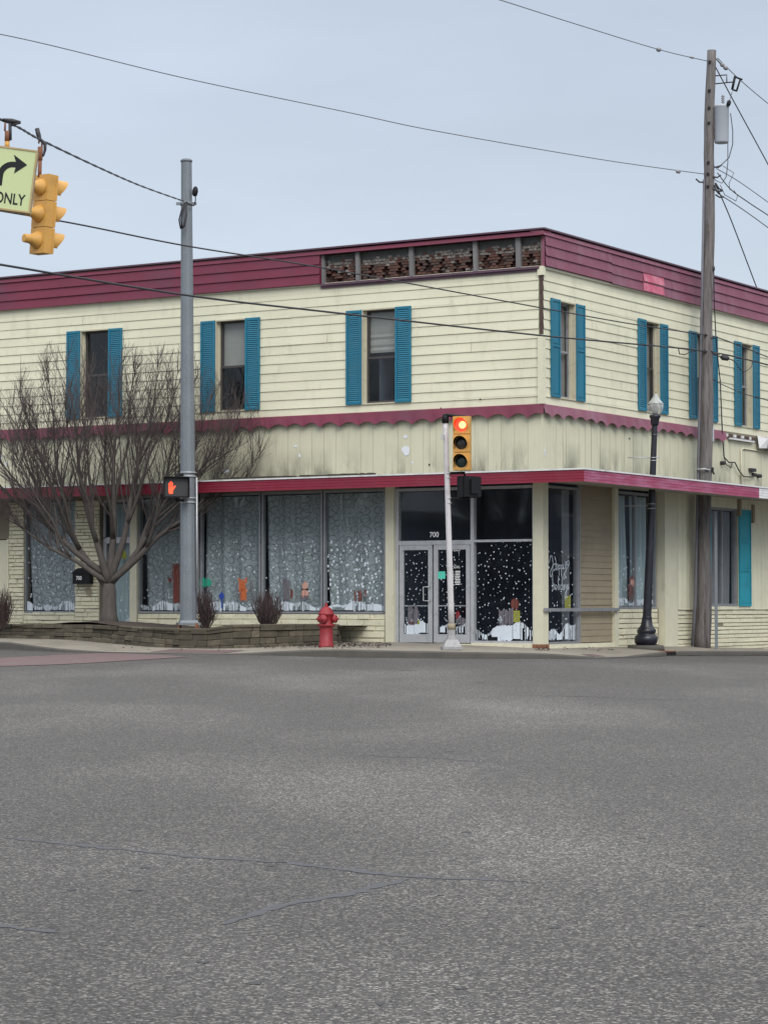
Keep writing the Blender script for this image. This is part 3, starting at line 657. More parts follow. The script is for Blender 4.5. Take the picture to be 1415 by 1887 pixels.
for i, (fc, a, b, sh, bl) in enumerate(UPW):
    if i in (3, 8) : continue
    dpt = .11 if fc is FL else .12
    fr = MB()
    fr.fbox(fc, a - .03, a, WZ0 - .03, WZ1 + .03, -dpt - .05, .03); fr.fbox(fc, b, b + .03, WZ0 - .03, WZ1 + .03, -dpt - .05, .03)
    fr.fbox(fc, a, b, WZ1, WZ1 + .03, -dpt - .05, .03); fr.fbox(fc, a, b, WZ0 - .03, WZ0, -dpt - .05, .035)
    fr.fbox(fc, a, a + .035, WZ0, WZ1, -dpt, -dpt + .05); fr.fbox(fc, b - .035, b, WZ0, WZ1, -dpt, -dpt + .05)
    win = fr.build('window', M['jamb'], BLD)
    sa = MB(); zm = (WZ0 + WZ1) / 2 - .02; o = -dpt - .03
    p, q = a + .035, b - .035
    for z0, z1, oo in ((WZ0, zm + .02, o + .02), (zm - .02, WZ1, o)):
        sa.fbox(fc, p, p + .045, z0, z1, oo - .02, oo + .0175); sa.fbox(fc, q - .045, q, z0, z1, oo - .02, oo + .0175)
        sa.fbox(fc, p + .045, q - .045, z0, z0 + .05, oo - .02, oo + .0175); sa.fbox(fc, p + .045, q - .045, z1 - .045, z1, oo - .02, oo + .0175)
    sa.build('sash', M['sash'] if bl != 'curtain' or i == 5 else M['frame'], win)
    g = MB(); g.fquad(fc, p, q, WZ0, zm, o + .015); g.fquad(fc, p, q, zm, WZ1, o - .005); g.build('pane', M['glass'], win)
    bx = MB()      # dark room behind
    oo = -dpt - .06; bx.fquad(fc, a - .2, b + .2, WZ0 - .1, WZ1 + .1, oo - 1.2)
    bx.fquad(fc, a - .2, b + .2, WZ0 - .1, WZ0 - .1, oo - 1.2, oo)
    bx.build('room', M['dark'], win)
    if bl in ('half', 'crinkle'):
        m = MB(); zb = zm + (.02 if bl == 'half' else .12); n = 16
        for k in range(n):
            z = zb + (WZ1 - zb) * k / n; z2 = zb + (WZ1 - zb) * (k + 1) / n
            cr_ = (lambda v: .012 * math.sin(v * 41) * (1 if v < zb + .5 and bl == 'crinkle' else .1))
            m.poly([fc.p(p + .02, z, o - .07 + cr_(z)), fc.p(q - .02, z, o - .07 + cr_(z)), fc.p(q - .02, z2, o - .07 + cr_(z2)), fc.p(p + .02, z2, o - .07 + cr_(z2))])
        m.build('blind', M['blind'], win)
    elif bl == 'curtain':
        m = MB(); n = 24
        for k in range(n):
            if n * .42 < k < n * .5: continue
            x0, x1 = p + (q - p) * k / n, p + (q - p) * (k + 1) / n; f = lambda v: .025 * math.sin((v - p) * 60)
            m.poly([fc.p(x0, WZ0 + .03, o - .09 + f(x0)), fc.p(x1, WZ0 + .03, o - .09 + f(x1)), fc.p(x1, WZ1, o - .09 + f(x1)), fc.p(x0, WZ1, o - .09 + f(x0))], smooth=True)
        m.build('net_curtain', M['lace'], win)
    wsh = .40
    shutter(fc, a - wsh - .01 - .01, a - .02, WZ0 - .02, WZ1 + .02, sh, M['teal'])
    shutter(fc, b + .02, b + wsh + .02, WZ0 - .02, WZ1 + .02, sh, M['teal'])
# scalloped trim
def scallop(fc, s0, s1, m_, per):
    m = MB(); n = int((s1 - s0) / .03); zt = ZS + .01; ph = U(0, 1)
    def zb(s): return ZS - .20 - (.095 + .02 * math.sin(s * 2.7)) * (1 - abs(math.sin(math.pi * (s / per + ph + .06 * math.sin(s * 3.1)))) ** .9) + .02 * math.sin(s * 1.3)
    for k in range(n):
        a, b = s0 + (s1 - s0) * k / n, s0 + (s1 - s0) * (k + 1) / n; o = .035; oo = .11
        m.poly([fc.p(a, zt - .02, oo * .45 + o), fc.p(b, zt - .02, oo * .45 + o), fc.p(b, zt, .0), fc.p(a, zt, .0)])
        m.poly([fc.p(a, zb(a), oo + o), fc.p(b, zb(b), oo + o), fc.p(b, zt - .02, oo * .45 + o), fc.p(a, zt - .02, oo * .45 + o)])
        m.poly([fc.p(a, zb(a), oo + o - .006), fc.p(b, zb(b), oo + o - .006), fc.p(b, zt - .02, oo * .45 + o - .006), fc.p(a, zt - .02, oo * .45 + o - .006)])
    return m.build('scalloped_trim', m_, BLD)
scallop(FL, -.10, SLE, M['crimL'], .47)
scallop(FR, -.10, 9.35, M['crimR'], .52); scallop(FR, 11.35, SRE, M['crimR'], .52)
m = MB(); m.fbox(FR, 9.35, 11.35, ZS - .16, ZS + .0, -.01, .06, 0); m.fbox(FR, 9.6, 11.1, ZS - .19, ZS - .15, .06, .12, 1)
for k in range(12): m.fbox(FR, 9.4 + k * .16, 9.5 + k * .16, ZS - .14 + U(-.02, .02), ZS - .06, .06, .08 + U(0, .03), 2 if k % 3 else 1)
m.build('broken_trim_gap', [M['joint'], M['whiteedge'], M['brick2']], BLD, label='gap with dark boards where the trim has broken off')
m = MB()
q = [(11.3, .1), (11.7, .2), (12.1, .12), (12.3, .2)]
for k in range(3):
    m.poly([FR.p(q[k][0], ZS - .32 - .05 * k, q[k][1] + .05), FR.p(q[k + 1][0], ZS - .30 - .08 * (k % 2), q[k + 1][1]), FR.p(q[k + 1][0], ZS - .05, q[k + 1][1] + .03), FR.p(q[k][0], ZS + .0, q[k][1])])
m.build('crumpled_trim', M['whiteedge'], BLD, label='crumpled loose end of silver trim metal')
# vertical panels of the shop sign band
for fc, se, pw in ((FL, SLE, .32), (FR, SRE, .30)):
    m = MB(); x = .0; m.fquad(fc, 0, se, 3.7, ZS, .020, mi=1)
    while x < se:
        w_ = pw * (1 if R() < .8 else .5); o = .028 + U(-.003, .003)
        m.poly([fc.p(x + .004, 3.7, o), fc.p(x + w_ - .004, 3.7, o + U(-.002, .002)), fc.p(x + w_ - .004, ZS, o), fc.p(x + .004, ZS, o)])
        m.poly([fc.p(x + w_ - .004, 3.7, o), fc.p(x + w_ + .003, 3.7, .021), fc.p(x + w_ + .003, ZS, .021), fc.p(x + w_ - .004, ZS, o)])
        x += w_
    m.build('sign_band_panel', [M['panel'], M['panel']], BLD)
def blob(m, fc, s, z, o, rs, rz, mi=0, n=9, jit=.35):
    m.poly([fc.p(s + rs * (1 + U(-jit, jit)) * math.cos(6.283 * k / n), z + rz * (1 + U(-jit, jit)) * math.sin(6.283 * k / n), o) for k in range(n)], mi)
MPR = mat('bare_white_primer', (.72, .74, .78), .6)
for x, y, rs, rz in ((748, 829, .11, .12), (747, 805, .05, .04), (545, 822, .05, .03), (552, 840, .03, .05), (0, 842, .08, .1), (12, 855, .06, .05), (760, 852, .03, .03), (415, 868, .1, .04)):
    m = MB(); s_, z_ = FL.hit(x, y, .035); blob(m, FL, s_, z_, .036, rs, rz); m.build('bare_paint_spot', MPR, BLD)
for x, y, rs, rz in ((1000, 835, .05, .05), (985, 832, .04, .07)):
    m = MB(); s_, z_ = FR.hit(max(x, 1001), y, .035); blob(m, FR, abs(s_) + .05, z_, .036, rs, rz); m.build('bare_paint_spot', MPR, BLD)
for x, y in ((791, 856), (885, 736), (812, 752), (660, 705)): m = MB(); s_, z_ = FL.hit(x, y, .04); blob(m, FL, s_, z_, .042, .02, .02); m.build('wall_hole', M['black'], BLD)
m = MB(); s_, z_ = FR.hit(1160, 808, .04); blob(m, FR, s_, z_, .042, .03, .02)
m.build('wall_hole', M['black'], BLD)
m = MB(); m.box((C0.x, C0.y, (3.7 + ZS) / 2), (.075, .075, ZS - 3.7), math.atan2(FL.u.y, FL.u.x)); m.build('corner_strip', M['panel'], BLD)
# canopy over the shop front
PLo, PRo = 1.0, 1.49
KC = C0 + FL.n * PLo + FR.n * PRo
ZC0, ZC1 = 3.545, 3.82
m = MB()
Lf = FL.p(SLE, 0, PLo); Rm = FR.p(FR.hit(1398, 905, PRo)[0], 0, PRo); Rf = FR.p(SRE, 0, PRo)
def lift(p, z): return Vector((p.x, p.y, z))
def E_(p, n, push): return p + ((FL.n + FR.n) * push if p is KC else n * push)
for a, b, n_, mi in ((Lf, KC, FL.n, 0), (KC, Rm, FR.n, 1), (Rm, Rf, FR.n, 2)):
    k = 4; h = (ZC1 - ZC0 - .03) / k
    def fq(z0, z1, p0, p1, mi): m.poly([lift(E_(a, n_, p0), z0), lift(E_(b, n_, p0), z0), lift(E_(b, n_, p1), z1), lift(E_(a, n_, p1), z1)], mi)
    for j in range(k):      # ribbed face
        z0 = ZC0 + j * h; fq(z0, z0 + h * .9, .012, .007, mi); fq(z0 + h * .9, z0 + h, .007, .012, mi)
    fq(ZC1 - .032, ZC1, .03, .03, 3); fq(ZC1 - .0321, ZC1 - .032, .0, .03, 3)
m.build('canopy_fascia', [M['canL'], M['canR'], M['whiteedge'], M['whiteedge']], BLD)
m = MB()
m.poly([lift(Lf, ZC0 + .005), FL.p(SLE, ZC0 + .10, -.3), FR.p(0, ZC0 + .10, -.3), lift(KC, ZC0 + .005)])
m.poly([lift(KC, ZC0 + .005), FR.p(0, ZC0 + .10, -.3), FR.p(SRE, ZC0 + .10, -.3), lift(Rf, ZC0 + .005)])
m.build('canopy_soffit', M['soffit'], BLD)
m = MB()
m.poly([lift(KC, ZC1), FR.p(0, ZC1 + .05, 0), FL.p(SLE, ZC1 + .05, 0), lift(Lf, ZC1)]); m.poly([lift(Rf, ZC1), FR.p(SRE, ZC1 + .05, 0), FR.p(0, ZC1 + .05, 0), lift(KC, ZC1)])
m.build('canopy_top', M['grayfelt'], BLD)

m = MB()          # rotten leaves caught on the canopy edge
for k in range(90):
    s_ = FL.hit(U(400, 690), 868, PLo)[0]; m.fbox(FL, s_, s_ + U(.04, .16), ZC1, ZC1 + U(.015, .05), PLo - U(.05, .2), PLo + U(.0, .025), 0)
m.build('canopy_debris', mat('mossy_debris', (.06, .055, .04), 1, .4, 12), BLD, kind='stuff')
# ---- ground floor
def stones(m, fc, s0, s1, z0, z1, o=.02, holes=(), hmin=.07, hmax=.15, lmin=.25, lmax=.9, mis=1, dep=.03):
    z = z0
    while z < z1 - .01:
        h = min(U(hmin, hmax), z1 - z)
        if z1 - z - h < .04: h = z1 - z
        x = s0 - U(0, .2)
        while x < s1:
            l = U(lmin, lmax); a, b = max(x, s0) + .003, min(x + l, s1) - .003
            if b - a > .02 and not any(hh[0] < (a + b) / 2 < hh[1] and hh[2] < z + h / 2 < hh[3] for hh in holes):
                e = min(.014, h * .15, (b - a) * .2); oo = o + U(-dep, dep) * .5; mi = random.randrange(mis)
                ob = o - .035; q0 = [fc.p(a, z + .003, ob), fc.p(b, z + .003, ob), fc.p(b, z + h - .003, ob), fc.p(a, z + h - .003, ob)]
                q1 = [fc.p(a + e, z + e, oo + U(-.006, .006)), fc.p(b - e, z + e, oo + U(-.006, .006)), fc.p(b - e, z + h - e, oo + U(-.006, .006)), fc.p(a + e, z + h - e, oo + U(-.006, .006))]
                m.poly(q1, mi)
                for k in range(4): j = (k + 1) % 4; m.poly([q0[k], q0[j], q1[j], q1[k]], mi)
            x += l
        z += h
ZW0, ZW1 = .88, 2.62        # display glass sits between these; wall head is hidden by the canopy
HEAD = 3.72
def openings(): pass
# left wall base structure (behind everything): solid up to sill, piers
m = MB()
solidL = [(3.83, 10.61, -.2, ZW0), (11.75, 12.49, -.2, HEAD), (12.49, 14.01, -.2, ZW0), (14.01, 14.5, -.2, HEAD), (15.8, SLE, -.2, HEAD), (3.83, 10.61, 3.56, HEAD), (12.49, 14.01, 3.52, HEAD), (14.5, 15.8, 2.62, HEAD), (10.61, 11.75, 3.5, HEAD)]
for a, b, c, d in solidL: m.fbox(FL, a, b, c, d, -.22, -.02)
m.build('bulkhead', M['joint'], BLD)
m = MB()
stones(m, FL, 3.87, 10.61, .05, ZW0 - .05, hmin=.1, hmax=.16); stones(m, FL, 11.75, 12.47, .2, 3.5, hmin=.07, hmax=.12, lmin=.15, lmax=.6)
stones(m, FL, 12.47, 14.03, .2, ZW0 - .02, hmin=.08, hmax=.13); stones(m, FL, 14.03, 14.5, .2, 3.5, hmin=.07, hmax=.12, lmin=.15, lmax=.5)
m.fquad(FL, 3.83, 10.61, -.1, ZW0 - .04, -.015, mi=1)
m.build('stone_veneer', [M['stone'], M['joint']], BLD)
m = MB(); stones(m, FR, 3.60, 5.74, .0, .94, o=-.03, hmin=.09, hmax=.15, lmin=.25, lmax=.8); m.fbox(FR, 3.55, 5.8, -.3, .94, -.3, -.05, 1)
stones(m, FR, 6.5, SRE, -.25, .92, o=.10, hmin=.07, hmax=.12, lmin=.3, lmax=1.2); m.fbox(FR, 6.5, SRE, -.4, .92, -.3, .083, 1)
m.build('stone_veneer', [M['stone'], M['joint']], BLD)
m = MB(); m.fbox(FL, 14.55, 15.75, .2, 2.6, -.1, -.05); m.fbox(FL, 14.5, 14.55, .2, 2.62, -.15, .02, 1)
m.fbox(FL, 14.6, 15.7, .25, 2.5, -.05, -.035)
d = m.build('side_door', [M['trimcream'], M['stone']], BLD)
# columns and posts
m = MB(); m.fbox(FL, 3.62, 3.83, -.2, HEAD, -.2, .05); m.build('column', M['trimcream'], BLD)
m = MB(); m.fbox(FL, 10.63, 10.83, -.2, HEAD, -.2, .03); m.build('column', M['trimcream'], BLD)
m = MB(); m.hexa([FL.p(.20, -.2, -.2), FL.p(-.03, -.2, .03 - .03) + FR.n * .03, FL.p(-.03, -.2, .05) + FR.n * .03, FL.p(.20, -.2, .05)],
                 [FL.p(.20, HEAD, -.2), FL.p(-.03, HEAD, 0) + FR.n * .03, FL.p(-.03, HEAD, .05) + FR.n * .03, FL.p(.20, HEAD, .05)])
m = MB(); cz = (HEAD - .2) / 2; cc = C0 + FL.u * .08 + FR.u * .08; m.box((cc.x, cc.y, cz), (.24, .24, HEAD + .2), math.atan2(FL.u.y, FL.u.x)); m.build('column', M['trimcream'], BLD)
m = MB(); m.box((cc.x, cc.y, .14), (.262, .262, .13), math.atan2(FL.u.y, FL.u.x)); m.build('rusted_column_foot', M['rust'], BLD)
m = MB(); m.fbox(FR, 3.36, 3.55, -.2, HEAD, -.2, .04); m.build('post', M['trimcream'], BLD)
m = MB(); m.fbox(FR, 5.80, 6.50, -.4, HEAD, -.30, .12); m.build('pilaster', M['trimcream'], BLD)
m = MB(); m.fbox(FR, .24, 3.36, -.2, .20, -.2, .02); m.fbox(FL, .2, 1.72, -.2, .22, -.2, .0); m.fbox(FL, 1.72, 3.62, -.2, .2, -.25, -.02)
m.build('base_course', M['stone'], BLD)
# tan boarded panel
m = MB(); lap(m, FR, 1.74, 3.36, .22, HEAD, .135, [], base=-.04, lip=.012); m.build('tan_board_panel', M['tanpanel'], BLD)
m = MB(); m.fbox(FR, 1.70, 1.75, .2, HEAD, -.06, .01)
m.build('panel_edge', M['frame'], BLD)
# bar across the glass and the panel
m = MB(); a, z_ = FR.hit(1000, 1124, .1); m.fbox(FR, -.05, 3.48, z_ - .035, z_ + .035, .06, .10); m.build('push_bar', M['frame'], BLD, label='grey horizontal guard bar across the corner glass')

# vertical board wall to the right
m = MB(); x = 6.5; shop_hole = [(8.35, 9.98, 1.0, 3.38)]
for a, b, c, d in cells(6.5, SRE, .92, HEAD, shop_hole): m.fquad(FR, a, b, c, d, .10, mi=1)
while x < SRE:
    w_ = .26 if R() < .7 else .13; o = .125 + U(-.003, .003)
    for a, b, c, d in cells(x + .004, x + w_ - .004, .93, HEAD, shop_hole):
        if b - a < .01: continue
        m.fquad(FR, a, b, c, d, o); m.poly([FR.p(b, c, o), FR.p(b + .005, c, .105), FR.p(b + .005, d, .105), FR.p(b, d, o)])
    x += w_
m.fbox(FR, 6.5, SRE, .915, .93, .10, .14, 1)
m.build('vertical_siding', [M['cream'], M['panel']], BLD)

# display windows -------------------------------------------------
def frame_window(fc, s0, s1, z0, z1, o, fw=.05, dp=.08, m_='frame', name='display_window', sill=True):
    m = MB(); m.fbox(fc, s0, s0 + fw, z0, z1, o - dp, o + .02); m.fbox(fc, s1 - fw, s1, z0, z1, o - dp, o + .02)
    m.fbox(fc, s0 + fw, s1 - fw, z1 - fw, z1, o - dp, o + .02); m.fbox(fc, s0 + fw, s1 - fw, z0, z0 + fw, o - dp, o + (.05 if sill else .02))
    return m.build(name, M[m_], BLD)
def pane(par, fc, s0, s1, z0, z1, o):
    m = MB(); m.fquad(fc, s0, s1, z0, z1, o); return m.build('pane', M['glass'], par)
def snow(par, fc, s0, s1, z0, zt, o, dens, ztop, drip=.26, extra=None, rs=.022):
    m = MB(); n = int((s1 - s0) * (ztop - z0) * dens)
    for k in range(n):
        cl = max(1, int((n * (s1 - s0) / (ztop - z0)) ** .5)); rw = n / cl
        z = z0 + .12 + (ztop - z0 - .1) * min(1, (k // cl + U(.0, 1.1)) / rw); s_ = s0 + .04 + (s1 - s0 - .08) * min(1, max(0, (k % cl + U(-.1, 1.1)) / cl)); r = U(.6, 1.1) * rs
        if R() < .2: r *= .5
        blob(m, fc, s_, z, o, r, r * U(.9, 1.3), n=7, jit=.3)
    x = s0; ph = U(0, 6); ph2 = U(0, 6)
    top = lambda v: z0 + drip * (.66 + .22 * math.sin(v * 4.1 + ph) + .14 * math.sin(v * 11 + ph2) + U(-.05, .05))
    while x < s1:
        solid = R() < .06; w_ = U(.12, .28) if solid else U(.006, .035); b = min(x + w_, s1); n = 7 if solid else 2
        zlo = z0 + (U(0, .03) if R() < .8 else U(.04, .16))
        if not solid and R() < .15: zlo = top(x) - U(.04, .1)
        xs_ = [x + (b - x) * k / n for k in range(n + 1)]
        m.poly([fc.p(x, zlo, o), fc.p(b, zlo + U(-.01, .01), o)] + [fc.p(v, max(top(v), zlo + .02), o) for v in xs_[::-1]])
        x = b + (U(.005, .026) if R() < .78 else 0)
    return m.build('painted_snow', M['snow'], par, kind='stuff')
WIN = {}
for nm, a, b in (('E', 3.92, 5.44), ('D', 5.56, 7.10), ('C', 7.22, 8.80), ('B', 8.93, 10.58), ('A', 12.51, 13.99)):
    wnd = frame_window(FL, a - .045, b + .045, ZW0 - .04, 3.56, -.04, .045); WIN[nm] = wnd
    pane(wnd, FL, a, b, ZW0, 3.55, -.06)
    zb = ZW0 + .01
    snow(wnd, FL, a + .02, b - .02, zb, 0, -.053, {'E': 62, 'D': 34, 'C': 26, 'B': 26, 'A': 48}[nm], 2.45 if nm != 'A' else 2.6, .24, rs={'E': .028}.get(nm, .02))
# curtains behind the glass: printed with rings, pulled aside at their left edge
def curtain(fc, s0, s1, z0, z1, o, gap_top, gap_bot, m_, label, amp=.03, wave=14, side=1, sw_=.0):
    m = MB(); n = 46; rows_ = 8
    def pt_(i, j):
        t = i / n; v = j / rows_; ga = gap_bot + (gap_top - gap_bot) * v
        s_ = s0 + (s1 - ga - s0) * t if side > 0 else s0 + ga + (s1 - s0 - ga) * t
        return fc.p(s_, z0 + (z1 - z0) * v, o + amp * math.sin(t * wave * (s1 - s0) + .6 * math.sin(v * 3 + t * 5)) + .012 * math.sin(t * 41)), (s_ + 2 * (s1 - s0) * .02 * math.sin(t * 9), z0 + (z1 - z0) * v)
    for i in range(n):
        for j in range(rows_):
            q = [pt_(i, j), pt_(i + 1, j), pt_(i + 1, j + 1), pt_(i, j + 1)]
            m.poly([x[0] for x in q], 0, [x[1] for x in q], True)
    org = fc.p((s0 + s1) / 2, z0, o)
    return m.build('curtain', m_, None, label, 'curtain', 'curtains hung inside the shop windows', origin=org)
curtain(FL, 3.92, 5.42, ZW0 + .03, 3.5, -.22, -.14, .02, M['ring'], 'grey ring printed curtain nearest the glass entrance doors')
curtain(FL, 5.56, 7.08, ZW0 + .03, 3.5, -.22, -.05, .05, M['ring'], 'grey ring printed curtain behind the painted snowman')
curtain(FL, 7.22, 8.80, ZW0 + .03, 3.5, -.22, -.03, -.03, M['ring'], 'grey ring printed curtain behind the orange painted fox')
curtain(FL, 8.93, 10.58, ZW0 + .03, 3.5, -.22, -.02, .09, M['ring'], 'grey ring printed curtain right behind the steel pole and brown painted figure')
curtain(FL, 12.51, 13.99, ZW0 + .03, 3.5, -.22, -.10, .10, M['ring'], 'grey ring printed curtain in the far left window by the mailbox')
# painted figures on the glass: generic winter shapes
def poly_paint(par, fc, o, items, name='painted_figure'):      # shapes laid on in rough vertical brush strokes
    m = MB(); mats = []
    for mm, px in items:
        if mm not in mats: mats.append(mm)
        q = [fc.hit(x, y, o) for x, y in px]; a, b = min(v[0] for v in q), max(v[0] for v in q); x = a
        while x < b:
            w_ = U(.008, .03); c = min(x + w_ / 2, b - .001); zs = []
            for (x0, z0), (x1, z1) in zip(q, q[1:] + q[:1]):
                if (x0 <= c) != (x1 <= c): zs.append(z0 + (z1 - z0) * (c - x0) / (x1 - x0))
            if len(zs) >= 2:
                lo, hi = min(zs), max(zs); e = min(.02, (hi - lo) * .15); l2, h2 = lo + U(-e * 2, e * .6), hi + U(-e, e)
                m.poly([fc.p(x, l2, o), fc.p(x + w_, l2 + U(-.006, .006), o), fc.p(x + w_, h2 + U(-.01, .01), o), fc.p(x, h2, o)], mats.index(mm))
            x += w_ + (U(.003, .012) if R() < .35 else 0)
    m.build(name, [M[k] for k in mats], par)
def ell(x, y, rx, ry, n=12): return [(x + rx * math.cos(6.283 * k / n), y + ry * math.sin(6.283 * k / n)) for k in range(n)]
def rough(x0, x1, yt, yb, n=6, j=4):
    t = [(x0 + (x1 - x0) * k / n, yt + U(-j, j)) for k in range(n + 1)]; return [(x0 + U(0, 2), yb), (x1 - U(0, 2), yb)] + t[::-1]
poly_paint(WIN['B'], FL, -.050, [('brownp', rough(317, 345, 1038, 1110, 5, 3)), ('brownp', [(316, 1066), (308, 1064), (311, 1072), (318, 1072)]), ('pinkp', ell(326, 1052, 2, 3))])
poly_paint(WIN['C'], FL, -.050, [('greenp', ell(376, 1073, 15, 8)), ('bluep', ell(408, 1098, 5, 6)), ('bluep', [(406, 1104), (410, 1104), (410, 1120), (407, 1120)]),
    ('orangep', ell(446, 1078, 6, 11)), ('orangep', [(440, 1072), (438, 1064), (444, 1068)]), ('orangep', [(450, 1068), (455, 1063), (454, 1074)]), ('orangep', rough(441, 456, 1084, 1106, 4, 2)), ('greyp', [(436, 1072), (438, 1072), (438, 1096), (436, 1096)]), ('greyp', ell(463, 1080, 3, 9))])
poly_paint(WIN['D'], FL, -.050, [('greyp', [(520 + k * 4.2, 1068 + U(-3, 3)) for k in range(4)] + [(534, 1106), (523, 1102)]), ('brownp', ell(537, 1094, 2.4, 10)),
    ('pinkp', ell(562, 1079, 5.2, 7)), ('pinkp', ell(562, 1094, 6.5, 8)), ('black', [(555, 1085), (568, 1085), (568, 1087.5), (555, 1087.5)]), ('greyp', [(553, 1098), (569, 1098), (569, 1104), (553, 1104)])])
poly_paint(WIN['E'], FL, -.050, [('brownp', [(652, 1088), (655, 1086), (656, 1106), (653, 1107)]), ('brownp', [(659, 1090), (666, 1087), (667, 1107), (660, 1108)]), ('brownp', ell(673, 1092, 2, 7))])
# far left recessed door
m = MB(); a, b = 10.85, 11.73; o = -.12
m.fbox(FL, a, a + .09, .2, 2.60, o - .06, o + .0); m.fbox(FL, b - .09, b, .2, 2.60, o - .06, o); m.fbox(FL, a + .09, b - .09, 2.48, 2.62, o - .06, o); m.fbox(FL, a + .09, b - .09, .2, .45, o - .06, o)
m.fbox(FL, a, a + .05, 2.62, 3.5, o - .06, o); m.fbox(FL, b - .05, b, 2.62, 3.5, o - .06, o); m.fbox(FL, a + .05, b - .05, 3.45, 3.5, o - .06, o)
dr = m.build('door', M['framelite'], BLD, label='narrow glass side door behind the tree')
m = MB(); m.fquad(FL, a + .05, b - .05, .45, 3.5, o - .03); m.build('pane', M['glass'], dr)
snow(dr, FL, a + .1, b - .1, .46, 0, o - .024, 30, 2.2, .36)
m = MB(); s_, z_ = FL.hit(227, 1023, o - .02); blob(m, FL, s_, z_, o - .022, .09, .11, n=7); m.build('painted_star', M['notice'], dr)
curtain(FL, 10.92, 11.68, .5, 3.4, o - .2, .0, .0, M['curtplain'], 'plain pale curtain behind the narrow side door', .035, 40)

# main entrance: pair of aluminium doors, transom with number
o = -.04; ZD = 2.33
mf = MB()
for s_, w_ in ((1.66, .08), (3.54, .08)): mf.fbox(FL, s_, s_ + w_, .2, 3.56, o - .1, o + .02)
mf.fbox(FL, 1.74, 3.54, ZD, ZD + .09, o - .1, o + .02); mf.fbox(FL, 1.74, 3.54, 3.50, 3.56, o - .1, o + .02)
mf.fbox(FL, .2, 1.66, 2.37, 2.42, o - .1, o + .02); mf.fbox(FL, .2, 1.66, .2, .27, o - .1, o + .02); mf.fbox(FL, .2, .245, .27, 3.56, o - .1, o + .02); mf.fbox(FL, .245, 1.66, 3.5, 3.56, o - .1, o + .02)
ent = mf.build('entrance_window', M['framelite'], BLD)
pane(ent, FL, 1.74, 3.54, ZD + .09, 3.5, o - .05); pane(ent, FL, .245, 1.66, 2.42, 3.5, o - .05); pane(ent, FL, .245, 1.66, .27, 2.37, o - .05)
snow(ent, FL, .27, 1.64, .28, 0, o - .044, 56, 2.34, .40, rs=.0145)
m = MB(); s7, z7 = FL.hit(798, 985.5, o)
text_into(m, '700', lambda x, y: FL.p(s7 - x, z7 + y, o - .046), .155, 0, .003); m.build('house_number', M['white'], ent)
poly_paint(ent, FL, o - .042, [('greyp', rough(918, 946, 1126, 1150, 6, 6)), ('brownp', ell(949, 1112, 8, 10)), ('snow', ell(922, 1142, 4, 5)), ('snow', rough(916, 944, 1152, 1180, 6, 2))])
def notice(fc, x, y, o, wd, h, m_, label, cat='notice'):
    s_, z_ = fc.hit(x, y, o); m = MB(); m.fbox(fc, s_ - wd / 2, s_ + wd / 2, z_ - h / 2, z_ + h / 2, o, o + .003)
    if m_ == 'notice':
        for k in range(4): m.fbox(fc, s_ - wd * .36, s_ + wd * .36 - .02 * (k % 2), z_ + h * (.3 - .2 * k), z_ + h * (.34 - .2 * k), o + .003, o + .004, 1)
    return m.build('paper_notice', [M[m_], M['greyp']], None, label, cat, 'paper notices taped to the glass', origin=fc.p(s_, z_, o))
notice(FL, 952, 1136, o - .045, .15, .24, 'notice', 'yellow paper notice taped low on the big pane beside the doors')
notice(FL, 813, 1060, o - .02, .20, .16, 'mint', 'mint green paper sign taped on the right entrance door')
for i, (a, b) in enumerate(((2.70, 3.52), (1.76, 2.60 + .06))):
    m = MB(); oo = o + .005; st = .10 if True else 0
    m.fbox(FL, a, a + st, .22, ZD, oo - .05, oo); m.fbox(FL, b - st, b, .22, ZD, oo - .05, oo); m.fbox(FL, a + st, b - st, ZD - .11, ZD, oo - .05, oo); m.fbox(FL, a + st, b - st, .22, .40, oo - .05, oo)
    m.fbox(FL, a + st, b - st, 1.00, 1.025, oo - .06, oo - .03)
    d_ = m.build('door', M['framelite'], BLD, label=('left' if i == 0 else 'right') + ' aluminium framed glass door of the entrance')
    pane(d_, FL, a + st, b - st, .40, ZD - .11, oo - .028)
    snow(d_, FL, a + st + .02, b - st - .02, .41, 0, oo - .022, 70, 2.15, .34, rs=.0135)
    poly_paint(d_, FL, oo - .021, [('greyp', rough(751, 772, 1122, 1150, 6, 8)), ('notice', ell(771, 1147, 2, 4)), ('brownp', ell(757, 1149, 5, 3)), ('snow', rough(748, 774, 1152, 1175, 5, 1))] if i == 0 else
               [('hydrant', ell(843, 1133, 4, 7)), ('snow', ell(846, 1136, 3, 2)), ('greyp', ell(849, 1144, 10, 7))], 'painted_figure')
    m = MB(); sh_ = a + .04 if i == 0 else b - .04; q = 1.02 + .1
    m.tube([FL.p(sh_, q, oo), FL.p(sh_, q, oo + .06), FL.p(sh_ + (.14 if i == 0 else 0), q, oo + .07), FL.p(sh_ + (.14 if i == 0 else 0), q + .30, oo + .07), FL.p(sh_, q + .30, oo + .06), FL.p(sh_, q + .30, oo)], .013, 8)
    if i == 0: m.build('handle', M['framelite'], d_)
m = MB(); oo = o - .016
for k in range(9):
    s_, z_ = FL.hit(838, 1053 + k * 3.0, oo); wd = .34 * U(.85, 1.0)
    m.fquad(FL, s_ - wd / 2 + .03, s_ - .01, z_ - .009, z_ + .009, oo + .001)
    m.fquad(FL, s_ + .03, s_ + wd / 2, z_ - .009, z_ + .009, oo + .001)
s_, z_ = FL.hit(838, 1045.5, oo); text_into(m, 'HOURS', lambda x, y: FL.p(s_ - x, z_ + y, oo + .001), .075)
